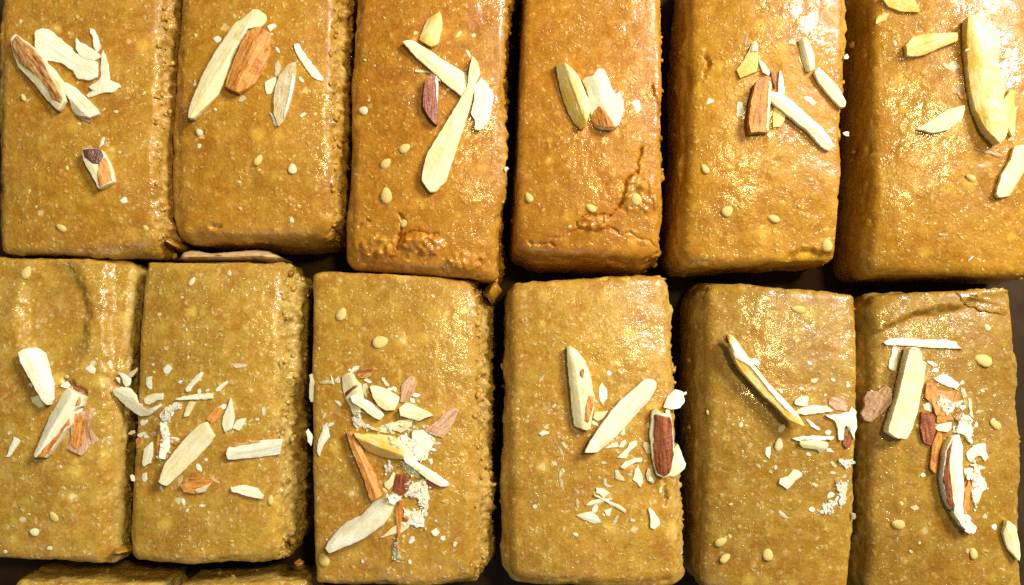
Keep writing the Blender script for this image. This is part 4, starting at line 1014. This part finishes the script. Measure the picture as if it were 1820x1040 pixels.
N('B6', 'o', [(660, 435), (740, 400), (820, 435), (880, 490), (850, 525), (770, 505), (700, 470)], 6, 'white', 'white leaf flake right of the block')
N('B6', 'o', [(705, 580), (740, 590), (820, 640), (930, 630), (880, 660), (820, 730), (740, 710), (700, 650)], 6, 'white', 'ragged white flake between the amber skins', rag=1.2)
N('B6', 'p', [(640, 60), (700, 50), (720, 130), (715, 280), (730, 410), (715, 500), (720, 580), (770, 660), (765, 695), (700, 650), (655, 580), (600, 480), (572, 330), (590, 150)], 27, 'white', 'long white wedge with dark skin on its left', dome=0.15,
  parts=[('p', [(594, 150), (632, 75), (616, 230), (640, 420), (654, 565), (604, 478), (576, 330)], 'red')])
N('B6', 'o', [(890, 740), (960, 750), (990, 830), (1000, 900), (970, 980), (930, 930), (850, 880), (860, 820)], 8, 'white', 'crumbly white clump above the wedge', rag=1.6)
N('B6', 'o', [(670, 850), (700, 820), (810, 805), (815, 860), (780, 890), (700, 880)], 9, 'white', 'oval white flake at the top of the wedge')
N('B6', 'o', [(955, 610), (975, 620), (985, 700), (995, 770), (975, 760), (960, 690)], 5, 'white', 'thin upright splinter above the clump')
N('B6', 'o', [(890, 510), (920, 520), (945, 590), (910, 600)], 5, 'clear', 'small greyish flake right of the leaf flake')
N('B6', 'p', [(750, 340), (770, 400), (755, 540), (715, 580), (715, 480)], 7, 'orange', 'thin brown skin strip right of the wedge')
N('B6', 'p', [(735, 180), (780, 120), (865, 105), (870, 160), (890, 200), (860, 220), (820, 180), (760, 230)], 6, 'white', 'hook-shaped white flake right of the wedge')
N('B6', 'p', [(720, 270), (780, 290), (790, 220), (830, 300), (875, 400), (840, 430), (800, 530), (770, 440), (780, 340), (725, 310)], 6, 'white', 'ragged white flake below the hook-shaped one', rag=1.2)
N('B6', 'p', [(1000, 610), (1060, 650), (1110, 770), (1120, 860), (1080, 880), (1010, 800), (980, 700)], 17, 'cream', 'cream sliver at the right edge of the picture')
N('B6', 'p', [(720, 590), (740, 565), (765, 610), (800, 665), (760, 690), (715, 650)], 6, 'white', 'frayed white flake at the foot of the wedge', rag=1.4)
for x, y, l_, w_, a_, m_ in [(650, 312, 20, 7, -25, 'white'), (680, 368, 13, 8, 0, 'white'), (1165, 793, 11, 9, 0, 'white'), (1040, 720, 14, 6, 20, 'clear'), (430, 190, 7, 6, 0, 'white'), (905, 470, 9, 7, 0, 'cream'), (1020, 830, 11, 7, 50, 'white'), (910, 680, 13, 9, 30, 'white'), (870, 760, 17, 8, 70, 'pale'),
                             (130, 545, 11, 5, -20, 'white'), (1070, 540, 9, 6, 0, 'cream'), (300, 575, 6, 6, 0, 'cream'), (850, 600, 16, 9, 70, 'orange')]:
    fleck('B6', 'o', x, y, l_, w_, a_, m_, 4)
for x, y, l_, w_, a_, m_ in [(860, 590, 10, 9, 0, 'clear'), (920, 656, 13, 10, 10, 'white'), (745, 812, 7, 11, 0, 'clear'), (450, 312, 10, 8, -20, 'white'), (840, 262, 13, 8, 0, 'white'), (395, 530, 16, 11, 0, 'clear'), (760, 275, 12, 6, 0, 'white')]:
    fleck('B6', 'p', x, y, l_, w_, a_, m_, 4)
SMALL = True

# ------------------------------------------------------------------ scraps lying in the gaps between the sweets
def scrap(name, pts, z0, thick, label, tint, seed, cat='crumb', mat='barfi'):
    rg = np.random.default_rng(seed)
    pl = np.array([P(x, y, z0 + thick)[:2] for x, y in pts])
    if np.sum(pl[:, 0] * np.roll(pl[:, 1], -1) - pl[:, 1] * np.roll(pl[:, 0], -1)) < 0: pl = pl[::-1]
    xy = resample(pl, 4, 0.7, rg)
    V, F = shard_mesh(xy, thick, lambda x, y: np.full(np.shape(x), float(z0)), 0.25, rg, 0, 0.8)
    o = mesh_obj(name, V, F, mat)
    o.color = (*tint, 1)
    tag(o, label, cat)
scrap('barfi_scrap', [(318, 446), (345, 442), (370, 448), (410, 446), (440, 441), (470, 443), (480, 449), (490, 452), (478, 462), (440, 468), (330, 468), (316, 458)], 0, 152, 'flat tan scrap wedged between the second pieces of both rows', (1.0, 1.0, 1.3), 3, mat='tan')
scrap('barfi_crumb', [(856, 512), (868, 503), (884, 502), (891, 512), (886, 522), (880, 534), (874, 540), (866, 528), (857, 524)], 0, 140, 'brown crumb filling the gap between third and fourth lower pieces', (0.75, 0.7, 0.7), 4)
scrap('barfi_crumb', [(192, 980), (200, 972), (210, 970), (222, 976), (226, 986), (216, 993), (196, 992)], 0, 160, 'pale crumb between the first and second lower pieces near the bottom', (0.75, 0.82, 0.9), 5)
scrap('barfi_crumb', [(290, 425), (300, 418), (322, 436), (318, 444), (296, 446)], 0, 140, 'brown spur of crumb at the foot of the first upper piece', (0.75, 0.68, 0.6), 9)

# ------------------------------------------------------------------ broken plates lifting off the sweets
def plate(key, pts, thick, seed, up=1.0):
    rg = np.random.default_rng(seed)
    root = PIECES[key]
    pl = np.array([P(x, y, TOP)[:2] for x, y in pts])
    if np.sum(pl[:, 0] * np.roll(pl[:, 1], -1) - pl[:, 1] * np.roll(pl[:, 0], -1)) < 0: pl = pl[::-1]
    xy = resample(pl, 3, 1.0, rg)
    tr = SURF[key][:1]
    under = lambda x, y: np.array([cast_down(key, a, b, TOP - 14, tr) for a, b in zip(np.atleast_1d(x), np.atleast_1d(y))]) - 3.0 + up
    V, F = shard_mesh(xy, thick, under, 0.2, rg, 0, 4.5)
    o = mesh_obj('lifted_chip', V, F, 'barfi', parent=root)
    o.color = root.color
plate('B6', [(1700, 520), (1740, 512), (1790, 512), (1804, 540), (1796, 560), (1750, 552), (1712, 540)], 5, 6)

# ------------------------------------------------------------------ loose crumbs wedged in the gaps
def lump(px, py, r, z, seed, tint, label):
    bm = bmesh.new(); bmesh.ops.create_icosphere(bm, subdivisions=3, radius=1.0)
    v = np.array([x.co[:] for x in bm.verts]); f = np.array([[x.index for x in q.verts] for q in bm.faces]); bm.free()
    rg = np.random.default_rng(seed)
    v = v * (1 + 0.28 * vnoise(v, 0.8, seed)[:, None] + 0.16 * vnoise(v, 0.35, seed + 1)[:, None]) * r * rg.uniform(0.75, 1.3, 3)
    g = P(px, py, z)
    o = mesh_obj('barfi_crumb', v + g, f, 'barfi')
    o.color = (*tint, 1)
    tag(o, label, 'crumb', 'loose crumbs wedged in the gaps')
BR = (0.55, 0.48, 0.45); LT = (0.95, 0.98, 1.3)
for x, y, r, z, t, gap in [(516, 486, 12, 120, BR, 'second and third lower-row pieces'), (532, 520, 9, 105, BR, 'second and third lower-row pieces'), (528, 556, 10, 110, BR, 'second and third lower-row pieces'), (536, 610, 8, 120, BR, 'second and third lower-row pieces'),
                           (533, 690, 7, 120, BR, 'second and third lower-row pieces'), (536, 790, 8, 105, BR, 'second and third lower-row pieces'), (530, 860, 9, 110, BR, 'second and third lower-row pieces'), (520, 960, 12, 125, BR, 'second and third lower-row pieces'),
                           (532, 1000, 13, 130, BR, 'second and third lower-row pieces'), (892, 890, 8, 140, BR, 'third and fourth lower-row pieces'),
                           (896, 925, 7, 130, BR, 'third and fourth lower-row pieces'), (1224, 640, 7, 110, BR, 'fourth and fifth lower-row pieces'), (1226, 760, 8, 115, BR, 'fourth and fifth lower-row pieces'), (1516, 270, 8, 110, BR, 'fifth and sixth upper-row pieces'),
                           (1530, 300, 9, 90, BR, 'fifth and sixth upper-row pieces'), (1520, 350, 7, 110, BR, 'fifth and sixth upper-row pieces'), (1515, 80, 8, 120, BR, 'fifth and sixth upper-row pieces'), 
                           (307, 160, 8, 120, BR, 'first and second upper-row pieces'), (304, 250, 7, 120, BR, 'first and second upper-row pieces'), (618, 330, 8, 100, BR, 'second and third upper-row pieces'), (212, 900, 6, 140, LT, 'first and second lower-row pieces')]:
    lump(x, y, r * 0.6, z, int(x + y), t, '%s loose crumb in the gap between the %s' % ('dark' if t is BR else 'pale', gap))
